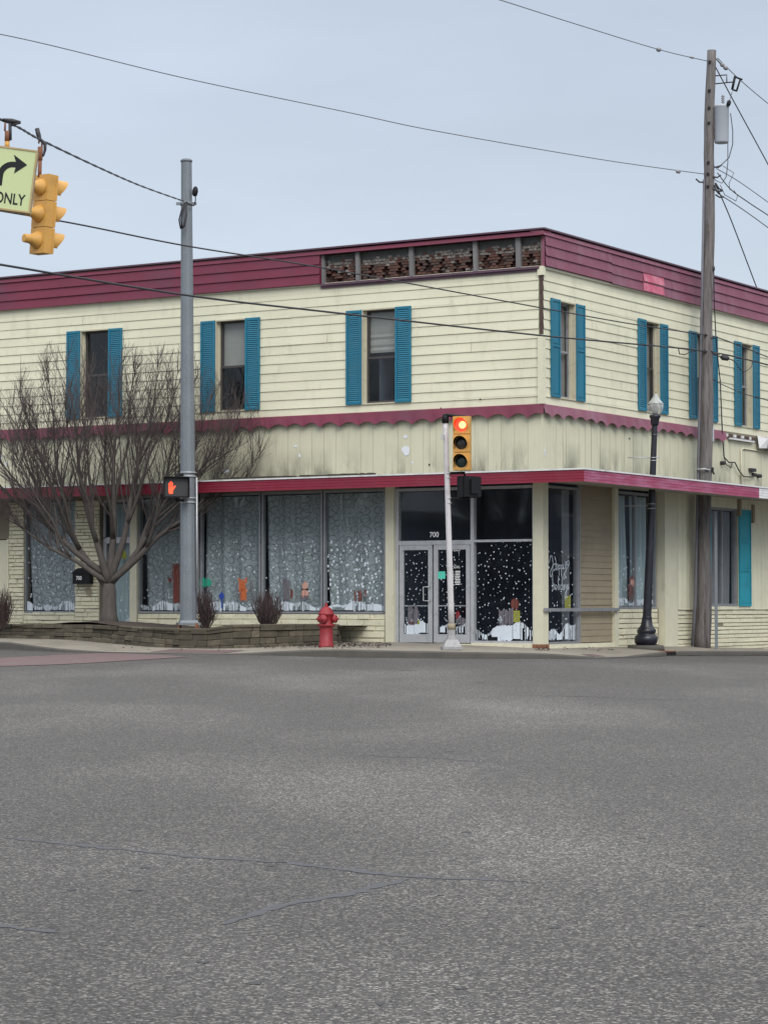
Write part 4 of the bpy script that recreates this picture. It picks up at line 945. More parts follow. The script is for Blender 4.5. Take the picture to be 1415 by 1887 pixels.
s1_, z1_ = FL.hit(833, 1014, oo); text_into(m, 'CRAFTER\'S PLACE'[10:], lambda x, y: FL.p(s1_ - .10 - x, z1_ + y, oo + .001), .07, 0, .002)
m.build('door_lettering', M['white'], d_)
# corner glass on the right-hand street
oR = -.03
wc = frame_window(FR, .24, 1.70, .20, 3.56, oR, .05, .09)
m = MB(); m.fbox(FR, 1.42, 1.46, .25, 3.5, oR - .25, oR - .09); m.build('inner_post', M['frame'], wc)
pane(wc, FR, .29, 1.65, .25, 3.51, oR - .03)
snow(wc, FR, .31, 1.63, .27, 0, oR - .024, 26, 2.15, .42, rs=.020)
WW = [  # hand-lettered greeting as pen strokes (unit letters)
 [[(0, .2), (.1, .5), (.25, .55), (.35, .2), (.3, -.3), (.15, -.55), (.1, -.3), (.4, .1), (.7, .15)], [(.5, .55), (.62, .3), (.6, -.1), (.55, -.15)], [(.7, .1), (.62, -.05), (.72, -.18), (.8, .1), (.84, -.15)],
  [(.9, .1), (.92, -.5)], [(.92, .05), (1.02, .1), (1.05, -.05), (.93, -.12)], [(1.12, .1), (1.14, -.5)], [(1.14, .05), (1.24, .1), (1.27, -.05), (1.15, -.12)],
  [(1.32, .15), (1.37, -.1), (1.48, -.05), (1.55, .3), (1.62, .1), (1.5, -.5), (1.35, -.65), (1.4, -.35), (1.75, .0), (1.9, .15), (1.8, .35), (1.65, .2)]],
 [[(.15, .6), (.17, -.2)], [(.17, -.05), (.27, .12), (.33, -.2)], [(.45, .08), (.38, -.06), (.46, -.2), (.55, -.06), (.45, .08)], [(.65, .5), (.66, -.2)], [(.75, .1), (.76, -.2)], [(.76, .3), (.77, .33)],
  [(1.0, .5), (.98, -.2)], [(.98, .05), (.86, .05), (.86, -.15), (.98, -.18)], [(1.15, .08), (1.06, -.1), (1.16, -.2), (1.2, .1), (1.24, -.18)],
  [(1.3, .1), (1.36, -.12), (1.46, .1), (1.38, -.5), (1.25, -.6), (1.3, -.35), (1.6, -.05)], [(1.62, .12), (1.54, .0), (1.64, -.1), (1.54, -.2)]]]
m = MB(); oo = oR - .022
sa_, za_ = FR.hit(1012, 1044, oo); sb_, zb_ = FR.hit(1015, 1080, oo)
for (s_, z_, sc), L in zip(((sa_, za_, .40), (sb_, zb_, .42)), WW):
    for st in L: stroke(m, smooth2([(s_ + x * sc * 1.22, z_ + y * .40) for x, y in st]), .017, lambda x, y: FR.p(x, y, oo))
m.build('painted_greeting', M['snow'], wc)
notice(FR, 1046, 1111, oR - .029, .26, .30, 'notice', 'yellow paper notice low behind the corner glass under the painted greeting')
# window by the lamp post, set back
w2 = frame_window(FR, 3.57, 5.76, .94, 3.58, -.10, .055, .09, sill=True)
m = MB(); m.fbox(FR, 4.66, 4.72, 1.0, 3.52, -.17, -.085); m.build('mullion', M['frame'], w2)
pane(w2, FR, 3.63, 5.70, .99, 3.53, -.13)
snow(w2, FR, 3.65, 5.68, 1.0, 0, -.124, 34, 2.1, .24, rs=.022)
poly_paint(w2, FR, -.122, [('brownp', [(1157, 1078), (1166, 1078), (1167, 1094), (1158, 1096)]), ('brownp', [(1157, 1094), (1160, 1094), (1161, 1106), (1158, 1106)]), ('brownp', [(1162, 1094), (1165, 1094), (1166, 1108), (1163, 1108)]),
    ('pinkp', ell(1165, 1073, 3.6, 6.5)), ('brownp', [(1160, 1074), (1158, 1064), (1162, 1067), (1165, 1058), (1167, 1066), (1172, 1062), (1170, 1067), (1163, 1068)])])
curtain(FR, 3.65, 4.70, 1.0, 3.5, -.30, .10, .04, M['curtplain'], 'pale blue plain curtain left of the lamp post', .05, 22)
curtain(FR, 4.76, 5.68, 1.0, 3.5, -.30, .10, .12, M['curtplain'], 'pale blue plain curtain half hidden behind the lamp post', .05, 22)
# plain shuttered window behind the wooden pole
w3 = frame_window(FR, 8.35, 9.98, 1.0, 3.38, .08, .06, .1, sill=True)
m = MB(); m.fbox(FR, 9.12, 9.18, 1.06, 3.32, .0, .08); m.build('mullion', M['frame'], w3)
pane(w3, FR, 8.41, 9.92, 1.06, 3.32, .04)
curtain(FR, 8.42, 9.90, 1.06, 3.3, -.06, .02, .04, M['lace'], 'grey brown curtain behind the small sign post', .02, 26)
shutter(FR, 7.60 + .05, 8.33, 1.0, 3.38, 'panel3', M['teal2']).location = FR.n * .10
shutter(FR, 10.02, 10.74, 1.0, 3.38, 'panel3', M['teal2']).location = FR.n * .10
# pipes and patches on the right wall
m = MB()
s_, z_ = FR.hit(1367, 826, .06); m.tube([FR.p(s_ - .03, z_ - 1.1, .05), FR.p(s_ - .03, z_ - .05, .05), FR.p(s_ + .1, z_, .05), FR.p(s_ + 3, z_ - .02, .05)], .02, 6)
m.build('wall_conduit', M['panel'], BLD)
for x, y in ((1362, 932), (1387, 945)):
    m = MB(); s_, z_ = FR.hit(x, y, .15); m.fbox(FR, s_ - .05, s_ + .05, z_ - .25, z_ + .2, .13, .19); m.build('wall_bracket', M['tanpanel'], BLD)
m = MB(); pts = [(1327, 700), (1331, 800), (1334, 842), (1343, 852), (1354, 852), (1362, 868), (1370, 878), (1384, 879), (1391, 875)]
m.tube([FR.p(*FR.hit(x, y, .1), .1) for x, y in pts], .016, 6)
m.tube([FR.p(*FR.hit(x, y, .09), .09) for x, y in [(1334, 842), (1338, 856), (1347, 862), (1349, 852)]], .012, 6)
for x, y in ((1391, 875), (1400, 877), (1333, 853)):
    s_, z_ = FR.hit(x, y, .1); m.lathe(FR.p(s_, z_, .03), FR.n, [(0, .05), (.1, .05), (.12, .03)], 10)
s_, z_ = FR.hit(1388, 866, .1); m.fbox(FR, s_ - .15, s_ + .15, z_ - .04, z_ + .04, .03, .12)
m.build('service_cable', M['wire'], BLD)

# ---------------------------------------------------------------- mailbox
s_, z_ = FL.hit(152.5, 1063, .12); hw = .25; org = FL.p(s_, z_ - .22, .04)
m = MB(); a, b = s_ - hw, s_ + hw; zb, zt = z_ - .17, z_ + .10
prof_ = [(a, zb), (b, zb), (b, zt)] + [(s_ + hw * math.cos(t_) * .9, zt + .11 * math.sin(t_)) for t_ in [math.pi * k / 8 for k in range(1, 8)]] + [(a, zt)]
f0 = [FL.p(x, z, .04) for x, z in prof_]; f1 = [FL.p(x, z, .19) for x, z in prof_]
m.poly(f1); n = len(prof_)
for k in range(n): j = (k + 1) % n; m.poly([f0[k], f0[j], f1[j], f1[k]])
m.fbox(FL, a - .015, b + .015, zt - .02, zt + .01, .04, .205)
mbx = thing('mailbox', org, 'black wall mailbox with white number 700 beside the side door', 'mailbox')
bb = m.build('box_body', M['black'], mbx)
m = MB(); text_into(m, '700', lambda x, y: FL.p(s_ + .06 - x * .9, z_ - .035 + y, .192), .125, 0, .003); m.build('number', M['white'], mbx)
m = MB(); blob(m, FL, *FL.hit(163, 1090, .05), .052, .10, .10, n=6, jit=.25); m.build('bare_stone_mark', M['tanpanel'], BLD)

# ---------------------------------------------------------------- planter of rough blocks
PB = [(-500, 1165, 63, 1148), (-100, 1170, 57.6, 1149), (0, 1173, 56.6, 1150), (100, 1176, 55.3, 1150), (170, 1178, 54.3, 1151), (215, 1182, 53.4, 1153), (260, 1188, 52.4, 1156), (330, 1196, 51.4, 1158), (380, 1198, 51.0, 1158),
      (405, 1198, 50.9, 1154), (430, 1197, 50.9, 1151), (480, 1195, 51.1, 1150), (560, 1190.5, 51.6, 1149.5), (622, 1186, 52.2, 1149.5)]
plan = thing('planter', P(350, 1197, 51.2), 'raised planting bed walled with rough brown stone blocks along the sidewalk', 'planter')
pl = MB(); tops = []
bases = [P(x, y, D) for x, y, D, t in PB]; topz = [P(x, t, D).z for x, y, D, t in PB]
endp = FL.p(FL.hit(640, 1160)[0] + .35, .2, .15)
bases.append(Vector((bases[-1].x + .06, bases[-1].y + .35, .2))); topz.append(topz[-1] - .01); bases.append(Vector((endp.x + .1, endp.y, .22))); topz.append(topz[-1])
for row in range(4):
    for i in range(len(bases) - 1):
        a, b = bases[i].copy(), bases[i + 1].copy(); L = (Vector((b.x - a.x, b.y - a.y, 0))).length
        u = Vector((b.x - a.x, b.y - a.y, 0)) / L; n_ = Vector((u.y, -u.x, 0)); x = -U(0, .05) if i == 0 else 0
        while x < L - .02:
            l = min(U(.26, .52), L - x)
            if L - x - l < .12: l = L - x
            def zt_(s): t = max(0, min(1, s / L)); zb_ = a.z + (b.z - a.z) * t - .05; return zb_ + (topz[i] + (topz[i + 1] - topz[i]) * t - zb_) * row / 4, zb_ + (topz[i] + (topz[i + 1] - topz[i]) * t - zb_) * (row + 1) / 4
            s0, s1 = x + .006, x + l - .006; (z00, z01), (z10, z11) = zt_(s0), zt_(s1)
            o0 = (U(-.02, .025) + (.02 if row == 3 else 0)) - row * .012
            bk_ = -.24
            c = [a + u * s0 + n_ * o0, a + u * s1 + n_ * (o0 + U(-.01, .01)), a + u * s1 + n_ * bk_, a + u * s0 + n_ * bk_]
            e = .02; j = [U(-.006, .006) for _ in range(4)]
            bt = [Vector((c[0].x, c[0].y, z00 + .004)), Vector((c[1].x, c[1].y, z10 + .004)), Vector((c[2].x, c[2].y, z10 + .004)), Vector((c[3].x, c[3].y, z00 + .004))]
            m1 = [Vector((c[0].x, c[0].y, z01 - e + j[0])), Vector((c[1].x, c[1].y, z11 - e + j[1])), Vector((c[2].x, c[2].y, z11 - .004)), Vector((c[3].x, c[3].y, z01 - .004))]
            tp = [m1[0] - n_ * e + Vector((0, 0, e - .004)) + u * e * .6, m1[1] - n_ * e + Vector((0, 0, e - .004)) - u * e * .6, m1[2], m1[3]]
            mi = 1 if R() < .32 else 0
            pl.hexa(bt, m1, mi); pl.poly(tp, mi); pl.poly([m1[0], m1[1], tp[1], tp[0]], mi); pl.poly([m1[0], tp[0], m1[3]], mi); pl.poly([m1[1], m1[2], tp[1]], mi)
            x += l
pl.build('block_wall', [M['planter'], M['planter2']], plan)
so_ = MB(); soilpts = []
def soil_z(X, Y, zt):
    tx, ty = P(200, 1141, 55.0).x, 55.0; d = math.hypot(X - tx, (Y - ty) * .9); return zt - .06 + .13 * math.exp(-(d / 1.6) ** 2)
NB = len(bases) - 1
for i in range(NB - 2):
    n = 8
    def sp(i_, t, j):
        a, b = bases[i_], bases[i_ + 1]; p = a.lerp(b, t); z = topz[i_] + (topz[i_ + 1] - topz[i_]) * t
        sl = (p - C0).dot(FL.u); w_ = FL.p(sl, 0, 0); q = Vector((p.x, p.y, 0)).lerp(Vector((w_.x, w_.y, 0)), j / n)
        return Vector((q.x, q.y, soil_z(q.x, q.y, z) + (.015 * math.sin(q.x * 9) * math.cos(q.y * 7) if 0 < j < n else 0)))
    K = max(1, int((bases[i + 1] - bases[i]).length / .35))
    for k in range(K):
        for j in range(n): so_.poly([sp(i, k / K, j), sp(i, (k + 1) / K, j), sp(i, (k + 1) / K, j + 1), sp(i, k / K, j + 1)], smooth=True)
so_.build('soil', M['soil'], plan)
# fallen leaves and mulch at the kerb
m = MB()
for (x0, x1, y0, y1, cnt) in ((540, 720, 1186, 1192, 500), (440, 700, 1191, 1196, 120), (200, 430, 1190, 1199, 14), (985, 1012, 1192, 1200, 60), (1040, 1130, 1194, 1200, 25)):
    for k in range(cnt):
        xx, yy = U(x0, x1), U(y0, y1); D_ = 50
        for _ in range(12):
            q = P(xx, yy, D_); D_ = D_ * .5 + .5 * ((zwalk(q.x, q.y) + .01 - CZ) / ray(xx, yy).z * ray(xx, yy).y)
        q = P(xx, yy, D_); r_ = U(.01, .035); an = U(0, 6)
        m.poly([q + Vector((r_ * math.cos(an + t), r_ * math.sin(an + t), U(0, .03))) for t in (0, 1.6, 3.1, 4.7)])
m.build('leaf_litter', M['soil'], None, 'dark leaf litter and mulch scattered on the sidewalk', 'leaf litter', kind='stuff')
# storm drain mouth in the kerb
kd = [k for k in range(len(KP)) if 1228 <= kerb_px(KP[k]) <= 1264]
k0, k1 = kd[0], kd[-1]; da, db = KP[k0], KP[k1]
u = (db - da); u.z = 0; u = u.normalized(); n_ = Vector((u.y, -u.x, 0)); hh_ = KH[k0]
m = MB(); A_ = da + n_ * .012; B_ = db + n_ * .012
m.poly([A_ + Vector((0, 0, .005)), B_ + Vector((0, 0, .005)), B_ + Vector((0, 0, hh_ - .012)) - u * .03, A_ + Vector((0, 0, hh_ - .012)) + u * .03], 0)
tq = [prof[k0][2], prof[k1][2], prof[k1][2] - n_ * .3, prof[k0][2] - n_ * .3]
m.hexa([v + Vector((0, 0, -.01)) + n_ * .04 for v in tq], [v + Vector((0, 0, .012)) + n_ * .04 for v in tq], 1)
dr_ = m.build('storm_drain', [M['black'], M['rust']], None, 'dark storm drain mouth in the kerb between lamp post and wooden pole', 'storm drain', origin=(da + db) / 2)

# ---------------------------------------------------------------- fire hydrant
hb = P(601, 1188, 50.4); hz = zwalk(hb.x, hb.y); hyd = thing('fire_hydrant', hb, 'red fire hydrant standing at the end of the stone planter', 'fire hydrant')
m = MB(); m.lathe(hb + Vector((0, 0, -.12)), (0, 0, 1), [(0, .16), (.12, .16), (.13, .138), (.47, .135), (.50, .14), (.505, .185), (.535, .185), (.54, .15), (.56, .14), (.72, .14), (.735, .165), (.765, .168), (.78, .15), (.84, .125), (.88, .09), (.90, .05)], 20)
m.build('barrel', M['hydrant'], hyd)
m = MB(); m.lathe(hb + Vector((0, 0, .76)), (0, 0, 1), [(0, .055), (.03, .05), (.035, .032), (.10, .028)], 6, smooth=False); m.build('operating_nut', M['hydrant'], hyd)
for ax, r_, l in ((Vector((.95, -.3, 0)), .085, .24), (Vector((-.95, .3, 0)), .07, .19), (Vector((-.35, -.93, 0)), .09, .22)):
    m = MB(); m.lathe(hb + Vector((0, 0, .53)), ax, [(.1, r_ * .8), (l - .09, r_ * .8), (l - .085, r_), (l - .02, r_), (l - .01, r_ * .8), (l, r_ * .3), (l + .03, r_ * .28)], 12); m.build('outlet_cap', M['hydrant'], hyd)
for k in range(8):
    an = 6.283 * k / 8; m = MB(); m.box(hb + Vector((.163 * math.cos(an), .163 * math.sin(an), .395)), (.025, .025, .05)); m.build('flange_bolt', M['hydrant'], hyd)
# ---------------------------------------------------------------- big steel mast with hanging wires
mp0 = P(347, 1148, 52.3); mtop = P(343.5, 296, 52.3)
mast = thing('steel_mast', mp0 + Vector((0, 0, -.05)), 'tall tapered galvanised steel mast rising from the planter', 'pole')
m = MB(); npt = 14
m.tube([mp0.lerp(mtop, k / npt) for k in range(npt + 1)], [.182 + (.116 - .182) * k / npt for k in range(npt + 1)], 12, smooth=False); m.build('shaft', M['galv'], mast)
m = MB(); m.box(mp0 + Vector((0, 0, -.02)), (.48, .48, .05), .2); m.box(mp0 + Vector((0, 0, .03)), (.40, .40, .05), .2, taper=.9)
m.build('base_plate', M['galv'], mast)
for a, b in ((-1, -1), (1, -1), (1, 1), (-1, 1)): m = MB(); m.box(mp0 + Vector((a * .19, b * .19, -.08)), (.05, .05, .16), .2); m.build('anchor_bolt', M['rust'], mast)
m = MB(); m.lathe(mtop, (0, 0, 1), [(-.02, .13), (.02, .13), (.05, .07)], 12); m.build('cap', M['galv'], mast)
bz = P(343.5, 375, 52.3)
m = MB(); m.lathe(bz, (0, 0, 1), [(-.04, .135), (.04, .135)], 12); m.box(bz + Vector((-.17, -.02, 0)), (.1, .04, .06)); m.box(bz + Vector((.17, -.02, 0)), (.1, .04, .06)); m.build('clamp', M['galv'], mast)
m = MB(); hb_ = P(358.5, 350, 52.2); m.lathe(hb_ + Vector((0, 0, -.13)), (.12, 0, 1), [(0, .03), (.03, .055), (.12, .065), (.19, .045), (.22, .01)], 10)
m.tube([hb_ + Vector((.02, 0, -.12)), P(360, 370, 52.2), P(357, 379, 52.2), P(350, 377, 52.1), P(343, 371, 52.0)], .012, 6); m.build('photocell', M['black'], mast)
m = MB()
for dx in (0, 3):
    m.tube([P(340 + dx, 372, 52.1), P(335 + dx, 385, 52.0), P(330 + dx * 1.2, 405, 52.0), P(333 + dx, 421, 52.0), P(338 + dx * .5, 417, 52.0), P(343 + dx * .3, 395, 52.0), P(343, 374, 52.05)], .018, 6)
m.build('wire_loop', M['wire'], mast)
for y in (871, 878, 918, 926): m = MB(); q = P(347, y, 52.3); m.lathe(q, (0, 0, 1), [(-.012, .178), (.012, .178)], 16); m.build('strap', M['framelite'], mast)
m = MB(); m.tube([P(362.3, 880, 52.2), P(363.2, 1085, 52.2)], .02, 6); m.build('conduit', M['framelite'], mast)
# ---------------------------------------------------------------- pedestrian signals
def ped_signal(c, yaw, hw, hh, label, face=True):
    t = thing('pedestrian_signal', c + Vector((0, 0, -hh)), label, 'pedestrian signal', 'pedestrian signals')
    R_ = Matrix.Rotation(yaw, 3, 'Z'); G = lambda x, y, z: c + R_ @ Vector((x, y, z))
    m = MB(); dp = .12
    def bx(x0, x1, y0, y1, z0, z1, mi=0):
        m.hexa([G(x0, y0, z0), G(x1, y0, z0), G(x1, y1, z0), G(x0, y1, z0)], [G(x0, y0, z1), G(x1, y0, z1), G(x1, y1, z1), G(x0, y1, z1)], mi)
    bx(-hw, hw, -.03, dp, -hh, hh); bx(-hw - .015, -hw, -.16, .03, -hh - .01, hh + .01); bx(hw, hw + .015, -.16, .03, -hh - .01, hh + .01)
    bx(-hw, hw, -.16, -.03, hh - .0, hh + .015); bx(-hw, hw, -.12, -.03, -hh - .015, -hh); bx(-.09, .09, dp, dp + .05, -hh * .7, hh * .7)
    m.build('housing', M['black'], t)
    m = MB(); m.poly([G(-hw + .02, -.034, -hh + .02), G(hw - .02, -.034, -hh + .02), G(hw - .02, -.034, hh - .02), G(-hw + .02, -.034, hh - .02)])
    m.build('face_plate', mat('dark_signal_face', (.035, .035, .035), .4), t)
    m = MB(); H = lambda x, z: G(x - hw * .42, -.040, z - .01)
    pl_ = [(-.045, -.13), (.035, -.13), (.045, -.05), (.10, .03), (.085, .05), (.045, .02), (.04, .02), (-.055, .02), (-.06, -.05)]
    m.poly([H(x, z) for x, z in pl_])
    for x, z0, z1 in ((-.047, .025, .095), (-.022, .025, .125), (.004, .025, .13), (.028, .025, .105)):
        m.poly([H(x - .0095, z0), H(x + .0095, z0), H(x + .009, z1), H(x + .004, z1 + .008), H(x - .004, z1 + .008), H(x - .009, z1)])
    if face: m.build('raised_hand', M['hand'], t)
    return t, G
ped, G1 = ped_signal(P(325, 898, 51.9), math.radians(6), .265, .21, 'pedestrian signal showing a lit orange hand on the steel mast')
m = MB()
for y in (875, 922): m.tube([P(338, y, 52.2), P(326, y, 51.95), P(326, y + (8 if y < 900 else -6), 51.95)], .03, 8)
m.build('bracket', M['black'], ped)
# ---------------------------------------------------------------- traffic light on the slim pole
pb = P(832, 1196, 48.6); pt_ = P(820.5, 770, 48.6); pb.z = zwalk(pb.x, pb.y)
spole = thing('signal_pole', pb, 'slim leaning whitish signal pole in front of the entrance doors', 'pole')
m = MB(); q0 = pb + Vector((0, 0, .45)); m.tube([q0.lerp(pt_, k / 10) for k in range(11)], [.062 - .012 * k / 10 for k in range(11)], 16); m.build('shaft', M['alu'], spole)
m = MB(); m.box(pb + Vector((0, 0, .03)), (.40, .40, .06), .1); m.box(pb + Vector((0, 0, .13)), (.36, .36, .14), .1, taper=.62); m.lathe(pb + Vector((-.003, 0, .2)), (0, 0, 1), [(0, .11), (.08, .085), (.25, .078)], 8, smooth=False)
m.build('pedestal_base', M['alubase'], spole)
m = MB(); m.lathe(q0 + Vector((-.002, 0, -.05)), (-.03, 0, 1), [(0, .082), (.12, .078)], 12); m.build('collar', M['tanpanel'], spole)
m = MB(); m.lathe(pt_ + Vector((0, 0, -.10)), (0, 0, 1), [(0, .07), (.12, .07), (.15, .055), (.17, .055), (.18, .03)], 12)
m.tube([pt_ + Vector((0, -.02, .06)), P(855, 768, 48.5)], .032, 8); m.lathe(P(855, 772, 48.5), (0, 0, 1), [(-.02, .05), (.06, .05), (.08, .03)], 10)
m.build('mounting_arm', M['black'], spole)
m = MB(); m.tube([P(826, 872, 48.6), P(856, 871, 48.5), P(856, 878, 48.5)], .028, 8); m.build('mounting_arm', M['black'], spole)
m = MB(); m.tube([P(827.5, 919, 48.6), P(862, 918, 48.5), P(862, 908, 48.5)], .022, 8); m.build('mounting_arm', M['black'], spole)
for y in (872, 880, 918, 927): m = MB(); q = P(826.8 if y > 900 else 825.3, y, 48.6); m.lathe(q, (0, 0, 1), [(-.01, .062), (.01, .062)], 14); m.build('strap', M['framelite'], spole)
m = MB(); m.box(P(815, 805, 48.55), (.05, .05, .1)); m.build('push_box', M['framelite'], spole)
def traffic_light(c, yaw, hw, dp, sh, lit, label, tilt=0.0, roll=0.0, back=False):
    t = thing('traffic_light', c + Vector((0, 0, -1.5 * sh)), label, 'traffic light', 'traffic lights')
    R_ = Matrix.Rotation(roll, 3, 'Y') @ Matrix.Rotation(yaw, 3, 'Z'); G = lambda x, y, z: c + R_ @ Vector((x, y, z))
    for i in range(3):
        zc = sh * (1 - i); m = MB(); g = .004; e = .02
        b = [(-hw, -dp), (hw, -dp), (hw, dp), (-hw, dp)]
        m.hexa([G(x, y, zc - sh / 2 + g) for x, y in b], [G(x, y, zc + sh / 2 - g) for x, y in b])
        b = [(-hw - .008, -dp - .012), (hw + .008, -dp - .012), (hw + .008, -dp + .02), (-hw - .008, -dp + .02)]
        m.hexa([G(x, y, zc - sh / 2 + g * 2) for x, y in b], [G(x, y, zc + sh / 2 - g * 2) for x, y in b])
        if back:
            m.lathe(G(0, dp - .01, zc), R_ @ Vector((0, 1, 0)), [(0, .122), (.03, .112), (.11, .07), (.13, .062), (.22, .058), (.23, .045)], 18)
        hs_ = m.build('housing_section', M['yellow'], t)
        vm_ = MB(); n = 20; r_ = .142; L = .26 if back else .22; a0 = 0
        for k in range(n):        # visor: tube open at the bottom
            t0, t1 = -.62 + (math.pi + 1.24) * k / n, -.62 + (math.pi + 1.24) * (k + 1) / n
            def q_(tt, y, rr=r_): return G(rr * math.cos(tt), y, zc + rr * math.sin(tt))
            y0 = -dp - .01; cut = lambda tt: -dp - L * (.55 + .45 * max(-.4, math.sin(tt)))
            vm_.poly([q_(t0, y0), q_(t1, y0), q_(t1, cut(t1)), q_(t0, cut(t0))], 0, None, True); vm_.poly([q_(t0, y0, r_ - .006), q_(t0, cut(t0), r_ - .006), q_(t1, cut(t1), r_ - .006), q_(t1, y0, r_ - .006)], 1, None, True)
            vm_.poly([q_(t0, cut(t0)), q_(t1, cut(t1)), q_(t1, cut(t1), r_ - .006), q_(t0, cut(t0), r_ - .006)])
        vm_.build('visor', [M['yellow'], M['yellow'] if (lit and i == 0) or back else M['black']], t)
        ln = MB(); ln.lathe(G(0, -dp - .012, zc), R_ @ Vector((0, -1, 0)), [(0, .128), (.012, .12), (.028, .08), (.034, .03)], 24)
        on = lit and i == 0
        l_ = ln.build('lens', M['redlit'] if on else (M['amberlens'] if i < 2 else M['greenlens']), t)
        if on:
            ln = MB(); ln.lathe(G(.03, -dp - .046, zc), R_ @ Vector((0, -1, 0)), [(0, .072), (.006, .06), (.01, .02)], 20); ln.build('lamp_core', M['redhot'], l_)
    return t, G
traffic_light(P(852, 817, 48.4), math.radians(-14), .165, .09, .362, True, 'yellow traffic light showing red on the slim leaning pole')
ped2, _ = ped_signal(P(866, 897, 48.5), math.radians(180 + 35), .19, .20, 'dark pedestrian signal seen from behind on the slim pole')

# ---------------------------------------------------------------- span wire with hanging signal and lane sign
D1, D2 = 32.0, 29.3
sigc = P(80, 395, D1)
tl2, G2 = traffic_light(sigc, math.radians(180 - 44), .150, .075, .352, False, 'yellow traffic light hanging from the span wire, seen from behind', roll=math.radians(3.5), back=True)
m = MB(); a = P(73, 326, D1); b = P(74.5, 256, D1)
m.tube([a, a.lerp(b, .45)], .026, 8); m.tube([a.lerp(b, .45), a.lerp(b, .8)], .034, 8); m.tube([a.lerp(b, .95) + Vector((-.02, 0, -.03)), b + Vector((-.02, 0, 0))], .012, 6); m.tube([a.lerp(b, .75) + Vector((.02, 0, 0)), b + Vector((.02, 0, 0))], .012, 6)
m.build('hanger', M['rust'], tl2)
m = MB(); m.tube([P(68, 236, D1), P(71, 248, D1), P(74, 256, D1), P(83, 265, D1), P(83, 275, D1), P(80, 286, D1), P(74, 290, D1)], [.03, .032, .022, .025, .02, .014, .01], 8); m.build('cable_tail', M['wire'], tl2)
sg = P(18.5, 331, D2); RS = Matrix.Rotation(math.radians(7), 3, 'Y') @ Matrix.Rotation(math.radians(4), 3, 'Z')
GS = lambda x, y, z: sg + RS @ Vector((x, y, z))
sgn = thing('lane_sign', sg + Vector((0, 0, -.4)), 'backlit pale green right turn ONLY sign hanging from the span wire', 'sign')
W_, H_ = .295, .385
m = MB(); q = [(-W_, -H_), (W_, -H_), (W_, H_), (-W_, H_)]
fr_ = .02
for x0, x1, z0, z1 in ((-W_, W_, H_ - fr_, H_), (-W_, W_, -H_, -H_ + fr_), (-W_, -W_ + fr_, -H_ + fr_, H_ - fr_), (W_ - fr_, W_, -H_ + fr_, H_ - fr_)):
    m.hexa([GS(x0, -.095, z0), GS(x1, -.095, z0), GS(x1, .095, z0), GS(x0, .095, z0)], [GS(x0, -.095, z1), GS(x1, -.095, z1), GS(x1, .095, z1), GS(x0, .095, z1)])
m.build('sign_box', M['signframe'], sgn)
m = MB()
for yy in (-.085, .085): m.poly([GS(x * .94, yy, z * .96) for x, z in q])
m.build('sign_face', M['signface'], sgn)
m = MB(); pf = lambda x, z: GS(x, -.088, z)
text_into(m, 'ONLY', lambda x, y: pf(x * .80 + .034, -.245 + y * 1.12), .168, 0, .003)
arc = [(-.125, -.095), (-.125, .03)] + [(-.125 + .15 * (1 - math.cos(t_)), .03 + .15 * math.sin(t_)) for t_ in [math.pi / 2 * k / 7 for k in range(1, 8)]] + [(.06, .18)]
arc = [(x + .01, z + .0) for x, z in arc]
lft, rgt = [], []
for i in range(len(arc)):
    x0, z0 = arc[max(i - 1, 0)]; x1, z1 = arc[min(i + 1, len(arc) - 1)]; dx, dz = x1 - x0, z1 - z0; l = math.hypot(dx, dz); nx, nz_ = -dz / l * .035, dx / l * .035
    lft.append((arc[i][0] + nx, arc[i][1] + nz_)); rgt.append((arc[i][0] - nx, arc[i][1] - nz_))
for i in range(len(arc) - 1): m.poly([pf(*lft[i]), pf(*rgt[i]), pf(*rgt[i + 1]), pf(*lft[i + 1])])
pf = lambda x, z: GS(x, -.0895, z)
m.poly([pf(.045, .07), pf(.19, .195), pf(.015, .30), pf(.055, .205), pf(.055, .145)])
m.build('sign_legend', M['black'], sgn)
m = MB(); a = P(13, 268, D2); b = P(14, 226, D2)
m.tube([a + Vector((0, 0, -.03)), a.lerp(b, .2)], .03, 8, 1); m.tube([a.lerp(b, .2), a.lerp(b, .65)], .032, 8); m.tube([a.lerp(b, .65) + Vector((-.03, 0, 0)), b + Vector((-.03, 0, 0))], .012, 6); m.tube([a.lerp(b, .25) + Vector((.035, 0, 0)), b + Vector((.03, 0, 0))], [.022, .02], 6, 2)
m.build('hanger', [M['rust'], M['yellow'], M['wire']], sgn)
m = MB(); m.tube([P(5, 220, D2), P(22, 222, D2), P(38, 224.5, D2)], [.02, .03, .015], 8); m.tube([P(38, 225, D2), P(20, 230, D2)], .016, 6); m.build('cable_tail', M['wire'], sgn)

